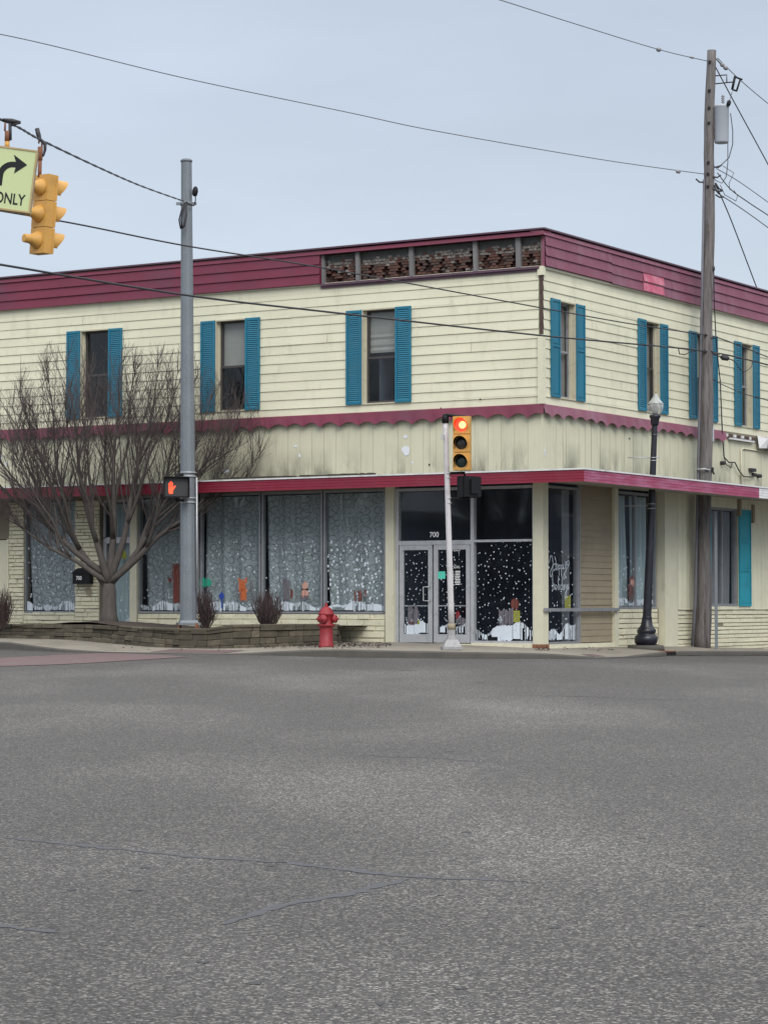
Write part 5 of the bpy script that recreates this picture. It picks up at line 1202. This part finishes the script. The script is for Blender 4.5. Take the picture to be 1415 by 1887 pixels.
# ---------------------------------------------------------------- cables
def cable(px, rad, m_, label, group, name='overhead_cable', twist=0, n=14, cat='cable', plan=None):
    if plan:
        a, b = P(plan[0], 600, plan[1]), P(plan[2], 600, plan[3])
        def dist(x):      # depth where the sight line crosses the cable's straight plan line
            k = (x - CX) / F; t = (k * a.y - a.x) / ((b.x - a.x) - k * (b.y - a.y)); return a.y + (b.y - a.y) * t
        px = [(x, y, dist(x)) for x, y, D in px]
    ctl = [P(*q) for q in px]; pts = []
    for i in range(len(ctl) - 1):      # Catmull-Rom
        p0 = ctl[max(i - 1, 0)]; p1, p2 = ctl[i], ctl[i + 1]; p3 = ctl[min(i + 2, len(ctl) - 1)]
        for k in range(n):
            t = k / n; pts.append(.5 * ((2 * p1) + (p2 - p0) * t + (2 * p0 - 5 * p1 + 4 * p2 - p3) * t * t + (3 * p1 - p0 - 3 * p2 + p3) * t ** 3))
    pts.append(ctl[-1]); m = MB()
    if twist:
        for j in range(2):
            m.tube([p + Vector((0, math.cos(i * 1.1 + j * math.pi), math.sin(i * 1.1 + j * math.pi))) * twist for i, p in enumerate(pts)], rad, 6)
    else: m.tube(pts, rad, 6)
    return m.build(name, m_, None, label, cat, group, origin=pts[len(pts) // 2])
cable([(-260, 125, 26.3), (0, 219, 29.2), (75, 257, 32), (180, 307, 38), (260, 342, 44.5), (338, 370, 52.0)], .0105, M['wire'], 'twisted span wire carrying the sign and hanging signal to the steel mast', None, 'span_wire', twist=.008, n=18)
cable([(-300, 20, 44), (0, 62, 46.5), (340, 143, 49.5), (640, 206, 52), (800, 240, 53.4), (1100, 292, 55.8), (1297, 320, 57)], .010, M['wirelite'], 'long thin cable sagging across the whole sky to the wooden pole', 'wires on the wooden pole')
cable([(700, -70, 42), (925, 0, 47), (1060, 43, 51), (1213, 90, 55), (1305, 112, 57)], .010, M['wirelite'], 'thin cable crossing the top edge to the tip of the wooden pole', 'wires on the wooden pole')
cable([(-200, 356, 38), (113, 407, 43), (340, 452, 46), (600, 494, 49.5), (998, 567, 53), (1160, 596, 55), (1298, 617, 56.8), (1340, 628, 57.5), (1430, 664, 60)], .0135, M['wire'], 'black cable passing behind the hanging signal and above the upper windows', 'wires on the wooden pole', plan=(0, 36, 1298, 56.8))
cable([(-200, 456, 38), (0, 487, 40), (340, 543, 45), (600, 574, 49), (998, 618, 53), (1240, 640, 56), (1298, 647, 56.8), (1350, 656, 57.5), (1430, 676, 60)], .0185, M['wire'], 'thick black cable across the siding, lowest of the two left spans', 'wires on the wooden pole', plan=(0, 35.5, 1298, 56.8))
for pts_, r_, lab in (
    ([(1322, 106, 57), (1362, 145, 58), (1415, 190, 60), (1480, 240, 62)], .010, 'thin wire leaving the pole tip through the fuse cutout to the right edge'),
    ([(1318, 122, 57), (1352, 186, 58), (1415, 302, 60), (1470, 405, 62)], .014, 'steep guy wire running from the pole tip past the transformer'),
    ([(1318, 338, 57), (1345, 400, 58), (1380, 492, 60), (1420, 598, 62), (1440, 650, 63)], .014, 'steep guy wire crossing the crimson parapet at the right edge'),
    ([(1320, 310, 57), (1360, 333, 58), (1415, 372, 60), (1480, 420, 62)], .009, 'upper thin service wire right of the wooden pole'),
    ([(1322, 318, 57), (1346, 348, 58), (1380, 373, 59), (1415, 396, 60), (1480, 440, 62)], .013, 'middle knotted service wire right of the wooden pole'),
    ([(1325, 357, 57), (1365, 383, 58), (1415, 419, 60), (1480, 470, 62)], .011, 'lowest straight service wire right of the wooden pole'),
    ([(1300, 690, 57), (1324, 705, 57.3), (1370, 725, 58.5), (1415, 738, 60), (1470, 760, 62)], .010, 'thin wire crossing the rightmost shuttered window'),
    ([(1305, 650, 57), (1350, 664, 57.5), (1362, 678, 57.8), (1372, 684, 58), (1384, 676, 58.3), (1386, 665, 58.5)], .010, 'short drooping jumper wire in front of the rightmost shutters')):
    cable(pts_, r_, M['wire'], lab, 'wires on the wooden pole')
# ---------------------------------------------------------------- wooden utility pole and its gear
ub = P(1294, 1200, 57); ut = P(1310, 92, 57)
up_ = thing('utility_pole', P(1294, 1195, 57), 'tall weathered wooden utility pole at the right with transformer', 'utility pole')
m = MB(); n = 40
m.tube([ub.lerp(ut, k / n) + Vector((.018 * math.sin(k * .5) + (U(-.006, .006) if k < n else 0), 0, 0)) for k in range(n + 1)], [.195 - (.195 - .108) * (k / n) ** .9 + U(-.003, .003) for k in range(n + 1)], 18); m.build('shaft', M['pole'], up_)
m = MB()      # loose moulding down the left side
m.tube([P(1276, 1190, 56.8), P(1281, 1110, 56.85), P(1284, 960, 56.85), P(1288, 780, 56.87), P(1293, 560, 56.9), P(1297, 330, 56.92)], [.04, .035, .03, .03, .03, .028], 8); m.build('cable_guard', mat('guard_strip', (.12, .12, .14), .6, .2, 3), up_)
for y in (113, 166, 198, 226, 299, 343, 320): m = MB(); q = P(1310 - (y - 92) * .0148 - 2, y, 56.88); m.box(q, (.06, .05, .06)); m.build('bolt_plate', M['black'], up_)
for x, y in ((1300, 617), (1298, 646), (1303, 864)): m = MB(); m.box(P(x, y, 56.82), (.06, .06, .04)); m.build('bolt_plate', M['black'], up_)
m = MB(); m.tube([P(1283, 865, 56.8), P(1298, 864, 56.75), P(1308, 866, 56.8)], .02, 6); m.build('strap', M['framelite'], up_)
m = MB(); m.box(P(1311, 800, 57), (.1, .15, .35)); m.build('junction_box', M['tank'], up_)
m = MB(); m.box(P(1311, 866, 56.95), (.09, .1, .12)); m.tube([P(1311, 866, 56.9), P(1316, 874, 56.9)], .02, 6); m.build('clamp', M['black'], up_)
# transformer
tc_ = P(1329.5, 263, 56.95); tr_ = thing('transformer', tc_, 'grey cylindrical transformer mounted near the top of the wooden pole', 'transformer')
m = MB(); m.lathe(tc_, (0, 0, 1), [(0, .155), (.02, .165), (.04, .17), (.84, .178), (.85, .185), (.88, .185), (.91, .15), (.93, .05)], 24); m.build('tank', M['tank'], tr_)
m = MB(); b_ = P(1332, 192, 56.95); m.lathe(b_, (0, 0, 1), [(0, .03)] + [(.02 + k * .025, .045 if k % 2 else .022) for k in range(8)] + [(.24, .01)], 10); m.build('bushing', M['porc'], tr_)
m = MB(); b_ = P(1341, 195, 56.8); m.lathe(b_, (.3, 0, 1), [(0, .03), (.04, .05), (.12, .05), (.15, .02)], 10); m.build('arrester', M['black'], tr_)
m = MB(); m.box(P(1317, 235, 57), (.08, .1, .5)); m.build('mount', M['rust'], tr_)
m = MB()
m.tube([P(1346, 208, 56.9), P(1350, 240, 56.9), P(1350, 265, 56.9), P(1343, 290, 56.9), P(1328, 304, 56.9), P(1318, 307, 56.9)], .011, 6)
m.tube([P(1341, 263, 56.9), P(1341, 300, 56.9), P(1338, 325, 56.9), P(1330, 337, 56.9), P(1319, 332, 56.9), P(1314, 325, 56.9)], .010, 6)
m.build('lead_wire', M['wire'], tr_)
# fuse cutout on its bracket
cu_ = thing('fuse_cutout', P(1357, 165, 57.1), 'open fuse cutout on a thin bracket right of the pole tip', 'fuse cutout')
m = MB(); m.tube([P(1313, 154, 57), P(1352, 150, 57.1)], .016, 6); m.tube([P(1316, 139, 57), P(1339, 137, 57.1), P(1339, 152, 57.1)], .016, 6); m.build('bracket', M['wire'], cu_)
m = MB(); m.tube([P(1354, 141, 57.1), P(1349, 164, 57.1)], .03, 8); m.tube([P(1364, 145, 57.1), P(1357, 167, 57.1)], .022, 8); m.tube([P(1352, 140, 57.1), P(1368, 146, 57.1)], .022, 6); m.tube([P(1349, 164, 57.1), P(1358, 167, 57.1)], .022, 6)
m.tube([P(1349, 168, 57.1), P(1344, 185, 57), P(1341, 194, 56.9)], .007, 5); m.build('fuse_holder', M['black'], cu_)
m = MB(); m.tube([P(1319, 107, 57), P(1328, 117, 57.2)], .02, 6); q = P(1328, 116, 57.2); m.lathe(q, Vector((.7, .1, -.6)), [(0, .03), (.03, .055), (.07, .05), (.1, .03), (.13, .055), (.18, .055), (.22, .02)], 12)
m.build('strain_insulator', M['porc'], up_)
for x, y, D_, r_ in ((1213, 90, 55, .055), (1274, 104.5, 56.4, .03), (1249, 315, 56.6, .05)): m = MB(); m.lathe(P(x - 4, y - 1, D_), (1, .1, -.25), [(0, .015), (.03, r_), (.09, r_), (.12, .015)], 10); m.build('line_insulator', M['porc'], up_)
for a, b in (((1316, 307), (1330, 303)), ((1313, 347), (1331, 351)), ((1314, 325), (1328, 322)), ((1318, 358), (1334, 362)), ((1282, 329), (1296, 335)), ((1318, 336), (1331, 351)), ((1316, 340), (1325, 357)), ((1304, 617), (1316, 622)), ((1308, 645), (1326, 652))):
    m = MB(); m.tube([P(*a, 56.9), P((a[0] + b[0]) / 2, (a[1] + b[1]) / 2 + 3, 56.9), P(*b, 56.9)], .02, 6); m.build('connector', M['wire'], up_)
m = MB()
m.tube([P(1327, 340, 56.9), P(1335, 358, 56.9), P(1356, 370, 57.2), P(1359, 360, 57.2), P(1352, 350, 57.2)], .009, 5)
m.tube([P(1332, 305, 56.9), P(1352, 318, 57), P(1343, 338, 57), P(1345, 350, 57)], .008, 5)
m.build('jumper_wire', M['wire'], up_); m = MB()
m.tube([P(1313, 440, 56.9), P(1312, 470, 56.9), P(1315, 492, 56.95), P(1316, 560, 57.05), P(1319, 620, 57.4), P(1323, 665, 57.8), P(1327, 702, 58.6)], .013, 6)
m.lathe(P(1315, 495, 56.9), (0, 0, 1), [(-.06, .01), (-.02, .03), (.04, .03), (.07, .01)], 8); m.lathe(P(1335, 659, 57.3), (1, 0, -.2), [(-.1, .03), (-.05, .07), (.08, .06), (.12, .02)], 10)
m.build('service_drop', M['wire'], up_); m = MB()
m.tube([P(1250, 642, 56.2), P(1252, 652, 56.3), P(1262, 653, 56.4), P(1272, 648, 56.5), P(1280, 646, 56.6)], .012, 6)
m.build('jumper_wire', M['wire'], up_)
# small steel post in front of the curtained window
sb = P(1320, 1195, 56.6); sb.z = zwalk(sb.x, sb.y) - .02; st_ = P(1318.5, 942, 56.6)
m = MB(); m.hexa([sb + Vector(v) for v in ((-.035, -.015, 0), (.035, -.015, 0), (.035, .015, 0), (-.035, .015, 0))], [st_ + Vector(v) for v in ((-.035, -.015, 0), (.035, -.015, 0), (.035, .015, 0), (-.035, .015, 0))])
m.build('sign_post', M['galv'], None, 'bare grey steel post without a sign, right of the wooden pole', 'post', origin=sb)

# ---------------------------------------------------------------- ornamental street lamp
lb = P(1190, 1189, 53.8); lt = P(1206.5, 775, 53.8); la = (lt - lb).normalized()
lamp = thing('street_lamp', lb, 'dark ornamental street lamp with glass acorn globe, leaning slightly', 'street lamp')
m = MB(); m.lathe(lb, la, [(0, .21), (.02, .215), (.05, .25), (.13, .262), (.20, .25), (.23, .20), (.25, .19), (.27, .205), (.33, .215), (.36, .19), (.44, .135), (.55, .115), (.60, .105), (.615, .115), (.63, .105)], 24); m.build('base', M['navyblack'], lamp)
H = (lt - lb).length
m = MB(); m.lathe(lb, la, [(.62, .10), (.64, .098), (H - .6, .066), (H - .35, .062), (H - .33, .075), (H - .30, .062), (H - .04, .058)], 16, smooth=False); m.build('post', M['navyblack'], lamp)
m = MB(); m.lathe(lb + la * (H - .12), la, [(0, .06), (.02, .085), (.06, .09), (.16, .10), (.20, .125), (.24, .125), (.25, .08)], 20); m.build('lamp_holder', M['navyblack'], lamp)
g0_ = lb + la * (H + .12)
m = MB(); m.lathe(g0_, la, [(0, .085), (.05, .13), (.12, .165), (.20, .175), (.25, .17)], 24)
M['globeg'] = bpy.data.materials.new('acorn_glass'); M['globeg'].use_nodes = True
gb = M['globeg'].node_tree.nodes['Principled BSDF']; gb.inputs['Base Color'].default_value = (.85, .87, .84, 1); gb.inputs['Roughness'].default_value = .12; gb.inputs['Alpha'].default_value = .28
m.build('globe', M['globeg'], lamp)
m = MB(); m.lathe(g0_ + la * .25, la, [(0, .17), (.04, .15), (.10, .10), (.14, .075), (.17, .055), (.22, .045), (.235, .03)], 24); m.build('globe_roof', M['globe'], lamp)
m = MB(); m.lathe(g0_ + la * .485, la, [(0, .02), (.02, .03), (.05, .012), (.08, .006)], 10); m.build('finial', M['signframe'], lamp)
m = MB(); m.lathe(g0_ + la * .01, la, [(0, .05), (.2, .07), (.22, .03)], 12); m.build('reflector', M['porc'], lamp)
m = MB()
for k in range(8):
    an = k * math.pi / 4 + .2; d_ = Vector((math.cos(an), math.sin(an), 0))
    m.tube([g0_ + d_ * .09, g0_ + la * .06 + d_ * .138, g0_ + la * .14 + d_ * .174, g0_ + la * .26 + d_ * .177], .007, 5)
m.lathe(g0_ + la * .245, la, [(0, .182), (.02, .182)], 24)
m.build('globe_cage', M['framelite'], lamp)
for y, xl, xr in ((843.5, 1156, 1215), (932.5, 1150, 1192)):
    m = MB(); t_ = (1189 - y) / (1189 - 775); c = lb.lerp(lt, t_); m.tube([P(xl, y - .5, 53.8), c], .014, 6)
    if xr > 1200: m.tube([c, P(xr, y - 2, 53.8)], .012, 6)
    m.build('banner_arm', M['framelite'], lamp)
for y in (843.5, 849, 929, 937.5): m = MB(); t_ = (1189 - y) / (1189 - 775); c = lb.lerp(lt, t_); m.lathe(c, la, [(-.008, .076 + .02 * (y > 900)), (.008, .076 + .02 * (y > 900))], 16); m.build('strap', M['framelite'], lamp)
m = MB(); c = lb + Vector((0, 0, -.07)); m.lathe(c, (0, 0, 1), [(-.06, .42), (.055, .40), (.068, .38)], 28); m.build('lamp_footing', M['kerb'], lamp)

# ---------------------------------------------------------------- bare tree
def grow_tree(name, base, label, seed):
    rnd = random.Random(seed); t = thing(name, base, label, 'tree')
    tk = MB(); cr_ = MB(); up = Vector((0, 0, 1))
    crotch = P(201, 1070, 55.0)
    tk.tube([base + Vector((0, 0, -.15)), base + Vector((0, 0, .08)), base.lerp(crotch, .35), base.lerp(crotch, .75), crotch + Vector((0, 0, .1))], [.25, .185, .158, .155, .10], 14)
    cen = P(212, 872, 54.6)
    def inside(p, k=1.0):
        dx = (p.x - cen.x) / 3.72; dz = (p.z - cen.z) / (2.95 if p.z > cen.z else 2.6); dy = (p.y - cen.y) / 2.4
        if (p - C0).dot(FL.n) < .18: return False
        return dx * dx + dz * dz + dy * dy < k
    def bend(p, d, l, seg, wob, trop):
        pts = [p]; 
        for i in range(seg):
            d = (d + Vector((rnd.uniform(-1, 1), rnd.uniform(-1, 1), rnd.uniform(-1, 1))) * wob + up * trop).normalized(); q = p + d * (l / seg)
            if (q - C0).dot(FL.n) < .15: d = (d + FL.n * .8).normalized(); q = p + d * (l / seg)
            p = q; pts.append(p)
            if not inside(p, 1.0 + rnd.uniform(-.06, .14)): break
        return pts
    def twigs(pts, r, lvl, lenscale):
        L = len(pts)
        for i in range(1, L):
            a, b = pts[i - 1], pts[i]; seg = (b - a); n = {2: 2, 3: 1}[lvl]
            for k in range(n):
                if rnd.random() < .30: continue
                q = a.lerp(b, rnd.random()); dd = seg.normalized(); sd_ = dd.orthogonal().normalized(); sd_ = Matrix.Rotation(rnd.uniform(0, 6.28), 3, dd) @ sd_
                d2 = (dd * .75 + sd_ * rnd.uniform(.45, .8) + up * .25).normalized(); ln = rnd.uniform(.55, 1.1) * lenscale
                pp = bend(q, d2, ln, 4 if lvl == 2 else 3, .13, .07)
                if len(pp) < 2: continue
                r0 = r * .6; cr_.tube(pp, [r0 * (1 - .65 * j / (len(pp) - 1)) for j in range(len(pp))], 4 if lvl == 2 else 3, caps=False)
                if lvl < 3: twigs(pp, r0 * .9, lvl + 1, lenscale * .55)
    main = [(-45, 850, .1, .092, None, 0), (35, 700, .4, .095, None, 0), (120, 655, -.5, .10, None, 0), (218, 645, .3, .115, None, 0), (292, 650, -.5, .105, None, 0), (400, 715, .2, .09, None, 0), (430, 860, -.4, .098, None, 0), (-30, 935, -.5, .08, None, 0),
            (-60, 770, -.7, .06, 0, 4), (15, 745, .8, .055, 0, 5), (85, 665, .0, .06, 1, 4), (60, 770, -1.3, .055, 1, 3), (165, 690, .8, .06, 2, 4), (110, 750, -1.6, .055, 2, 3), (190, 730, -1.9, .06, 3, 3), (250, 660, .9, .06, 3, 5),
            (335, 680, -1.2, .058, 4, 4), (265, 740, 1.1, .055, 4, 3), (465, 775, .2, .055, 5, 5), (425, 800, -1.1, .05, 5, 4), (510, 838, .2, .055, 6, 5), (330, 800, -1.3, .05, 6, 4), (20, 830, -1.2, .05, 7, 4), (355, 690, .6, .05, 5, 3), (60, 870, .5, .045, 7, 5)]
    allp = []
    for x, y, dy, r0, par, kk in main:
        tg = P(x, y, 54.8 + dy)
        if par is None: st = crotch + Vector((rnd.uniform(-.04, .04), rnd.uniform(-.04, .04), rnd.uniform(-.20, .10)))
        else: st = allp[par][0][kk].copy(); r0 = min(r0, allp[par][1][kk] * .85)
        n = 12; pts = []
        mid = st + Vector(((tg.x - st.x) * (.60 if par is None else .5), (tg.y - st.y) * .6, (tg.z - st.z) * (.34 if par is None else .42)))
        if y > 840 and par is None: mid = st + (tg - st) * .5 + Vector((0, 0, -.12))
        ph = rnd.uniform(0, 6)
        for k in range(n + 1):
            tt = k / n; q = st * (1 - tt) ** 2 + mid * 2 * tt * (1 - tt) + tg * tt * tt
            q += Vector((math.sin(tt * 9 + ph) - math.sin(ph), 0, math.sin(tt * 13 + ph) - math.sin(ph))) * .055 * min(1, tt * 2)
            if (q - C0).dot(FL.n) < .2: q += FL.n * (.2 - (q - C0).dot(FL.n))
            pts.append(q)
        rad = [max(.006, .86 * r0 * (1 - k / n) ** 1.15 + .005) for k in range(n + 1)]
        allp.append((pts, rad)); tk.tube(pts, rad, 8)
        for k in range(3 if par is None else 2, n):
            nb = (1 if rnd.random() < .6 else 0) if k < 5 else 2
            for _ in range(nb):
                a, b = pts[k], pts[k + 1]; dd = (b - a).normalized(); sd_ = Matrix.Rotation(rnd.uniform(0, 6.28), 3, dd) @ dd.orthogonal().normalized()
                d2 = (dd * .7 + sd_ * rnd.uniform(.35, .7) + up * .30).normalized(); ln = rnd.uniform(.9, 2.0) * (1.15 - .5 * k / n)
                pp = bend(a.lerp(b, rnd.random()), d2, ln, 8, .09, .07)
                if len(pp) < 3: continue
                r1 = max(.0105, min(.026, rad[k] * .5)); cr_.tube(pp, [r1 * (1 - .7 * j / (len(pp) - 1)) for j in range(len(pp))], 5, caps=False)
                twigs(pp, min(.0072, r1 * .6), 2, .55)
    tk.build('trunk', M['bark'], t); c = cr_.build('crown', M['twig'], t); return t
tree = grow_tree('bare_tree', P(201, 1142, 55.0), 'leafless tree with dense fine twigs growing in the planter', 11)
# bare shrubs
def shrub(px, y0, y1, D, wpx, label, n, seed):
    rnd = random.Random(seed); b = P(px, y0, D); h = P(px, y1, D).z - b.z; w_ = wpx * D / F / 2; m = MB(); t = thing('bare_shrub', b, label, 'shrub', 'bare shrubs in the planter')
    for k in range(n):
        an = rnd.uniform(0, 6.283); rr = rnd.random() ** .6; hh = h * rnd.uniform(.5, 1.08) * (1 - .2 * rr * rr); st = b + Vector((math.cos(an) * w_ * .22 * rr, math.sin(an) * w_ * .22 * rr, -.08))
        e = b + Vector((math.cos(an) * w_ * rr, math.sin(an) * w_ * .9 * rr, hh)); pts = [st]
        for j in range(1, 5):
            tt = j / 4; q = st.lerp(e, tt) + Vector((math.cos(an), math.sin(an), 0)) * w_ * .25 * rr * math.sin(tt * 3.1) + Vector((rnd.uniform(-1, 1), rnd.uniform(-1, 1), 0)) * .035; pts.append(q)
        m.tube(pts, [.008, .007, .006, .005, .003], 4, caps=False)
        for q_ in range(5):
            j = rnd.randint(1, 3); a = pts[j]; e2 = a + Vector((rnd.uniform(-.1, .1), rnd.uniform(-.1, .1), rnd.uniform(.08, .25))); m.tube([a, a.lerp(e2, .5) + Vector((.01, 0, 0)), e2], [.005, .004, .003], 3, caps=False)
    m.build('stems', M['twig2'], t); return t
shrub(3, 1152, 1078, 56.0, 42, 'bare brown shrub cut by the left edge of the photo', 80, 1)
shrub(379, 1156, 1083, 52.8, 40, 'narrow bare shrub just right of the steel mast', 75, 2)
shrub(494, 1152, 1086, 52.4, 62, 'widest bare shrub, standing alone in front of the shop windows', 105, 3)

# ---------------------------------------------------------------- across the street: unseen buildings added to darken the shop glass, and bare trees
def block(c, yaw, L, Dp, H_, m_, label):
    t = thing('added_reflection_block', c, label, 'building'); R_ = Matrix.Rotation(yaw, 3, 'Z'); f = Face(Vector((c.x, c.y, 0)), R_ @ Vector((1, 0, 0)), R_ @ Vector((0, -1, 0)))
    m = MB(); m.fbox(f, -L / 2, L / 2, -.6, H_, -Dp, 0); m.build('walls', m_, t)
    m = MB(); m.fbox(f, -L / 2 - .1, L / 2 + .1, H_, H_ + .4, -Dp, .15); m.build('cornice', M['grayfelt'], t)
    n = int(L / 4)
    for k in range(n):
        for z in ((1.2, 4.8) if H_ > 6 else (1.2,)):
            s0 = -L / 2 + 1.2 + k * 4; m = MB(); m.fbox(f, s0, s0 + 1.5, z, z + 2, -.05, .04); w_ = m.build('window', M['framelite'], t)
            m = MB(); m.fbox(f, s0 + .1, s0 + 1.4, z + .1, z + 1.9, .04, .05); m.build('pane', M['black'], w_)
    return t
bm1 = mat('reflection_block_dark', (.085, .10, .135), .9, .3, 1)
block(Vector((-62, 20, 0)), math.radians(90 - 26 - 0), 90, 12, 5.2, bm1, 'long dark building added out of view to darken the left glass reflections')
block(Vector((48, 78, 0)), math.radians(-90 + 32), 70, 12, 8.5, bm1, 'long dark building added out of view to darken the right glass reflections')
def copy_tree(o, loc, sc, label):
    r = o.copy(); COL.objects.link(r); r.location = loc; r.scale = (sc, sc, sc); r['label'] = label
    for ch in list(o.children): c = ch.copy(); COL.objects.link(c); c.parent = r
    return r
copy_tree(tree, (-40, 27, -.3), 1.9, 'large bare tree across the left street in front of the added dark building')
copy_tree(tree, (-36, 38, -.3), 1.7, 'second bare tree across the left street, farther from the viewer')
copy_tree(tree, (40, 70, -.3), 1.8, 'large bare tree across the right street in front of the added dark building')
S.render.resolution_x = 767; S.render.resolution_y = 1024
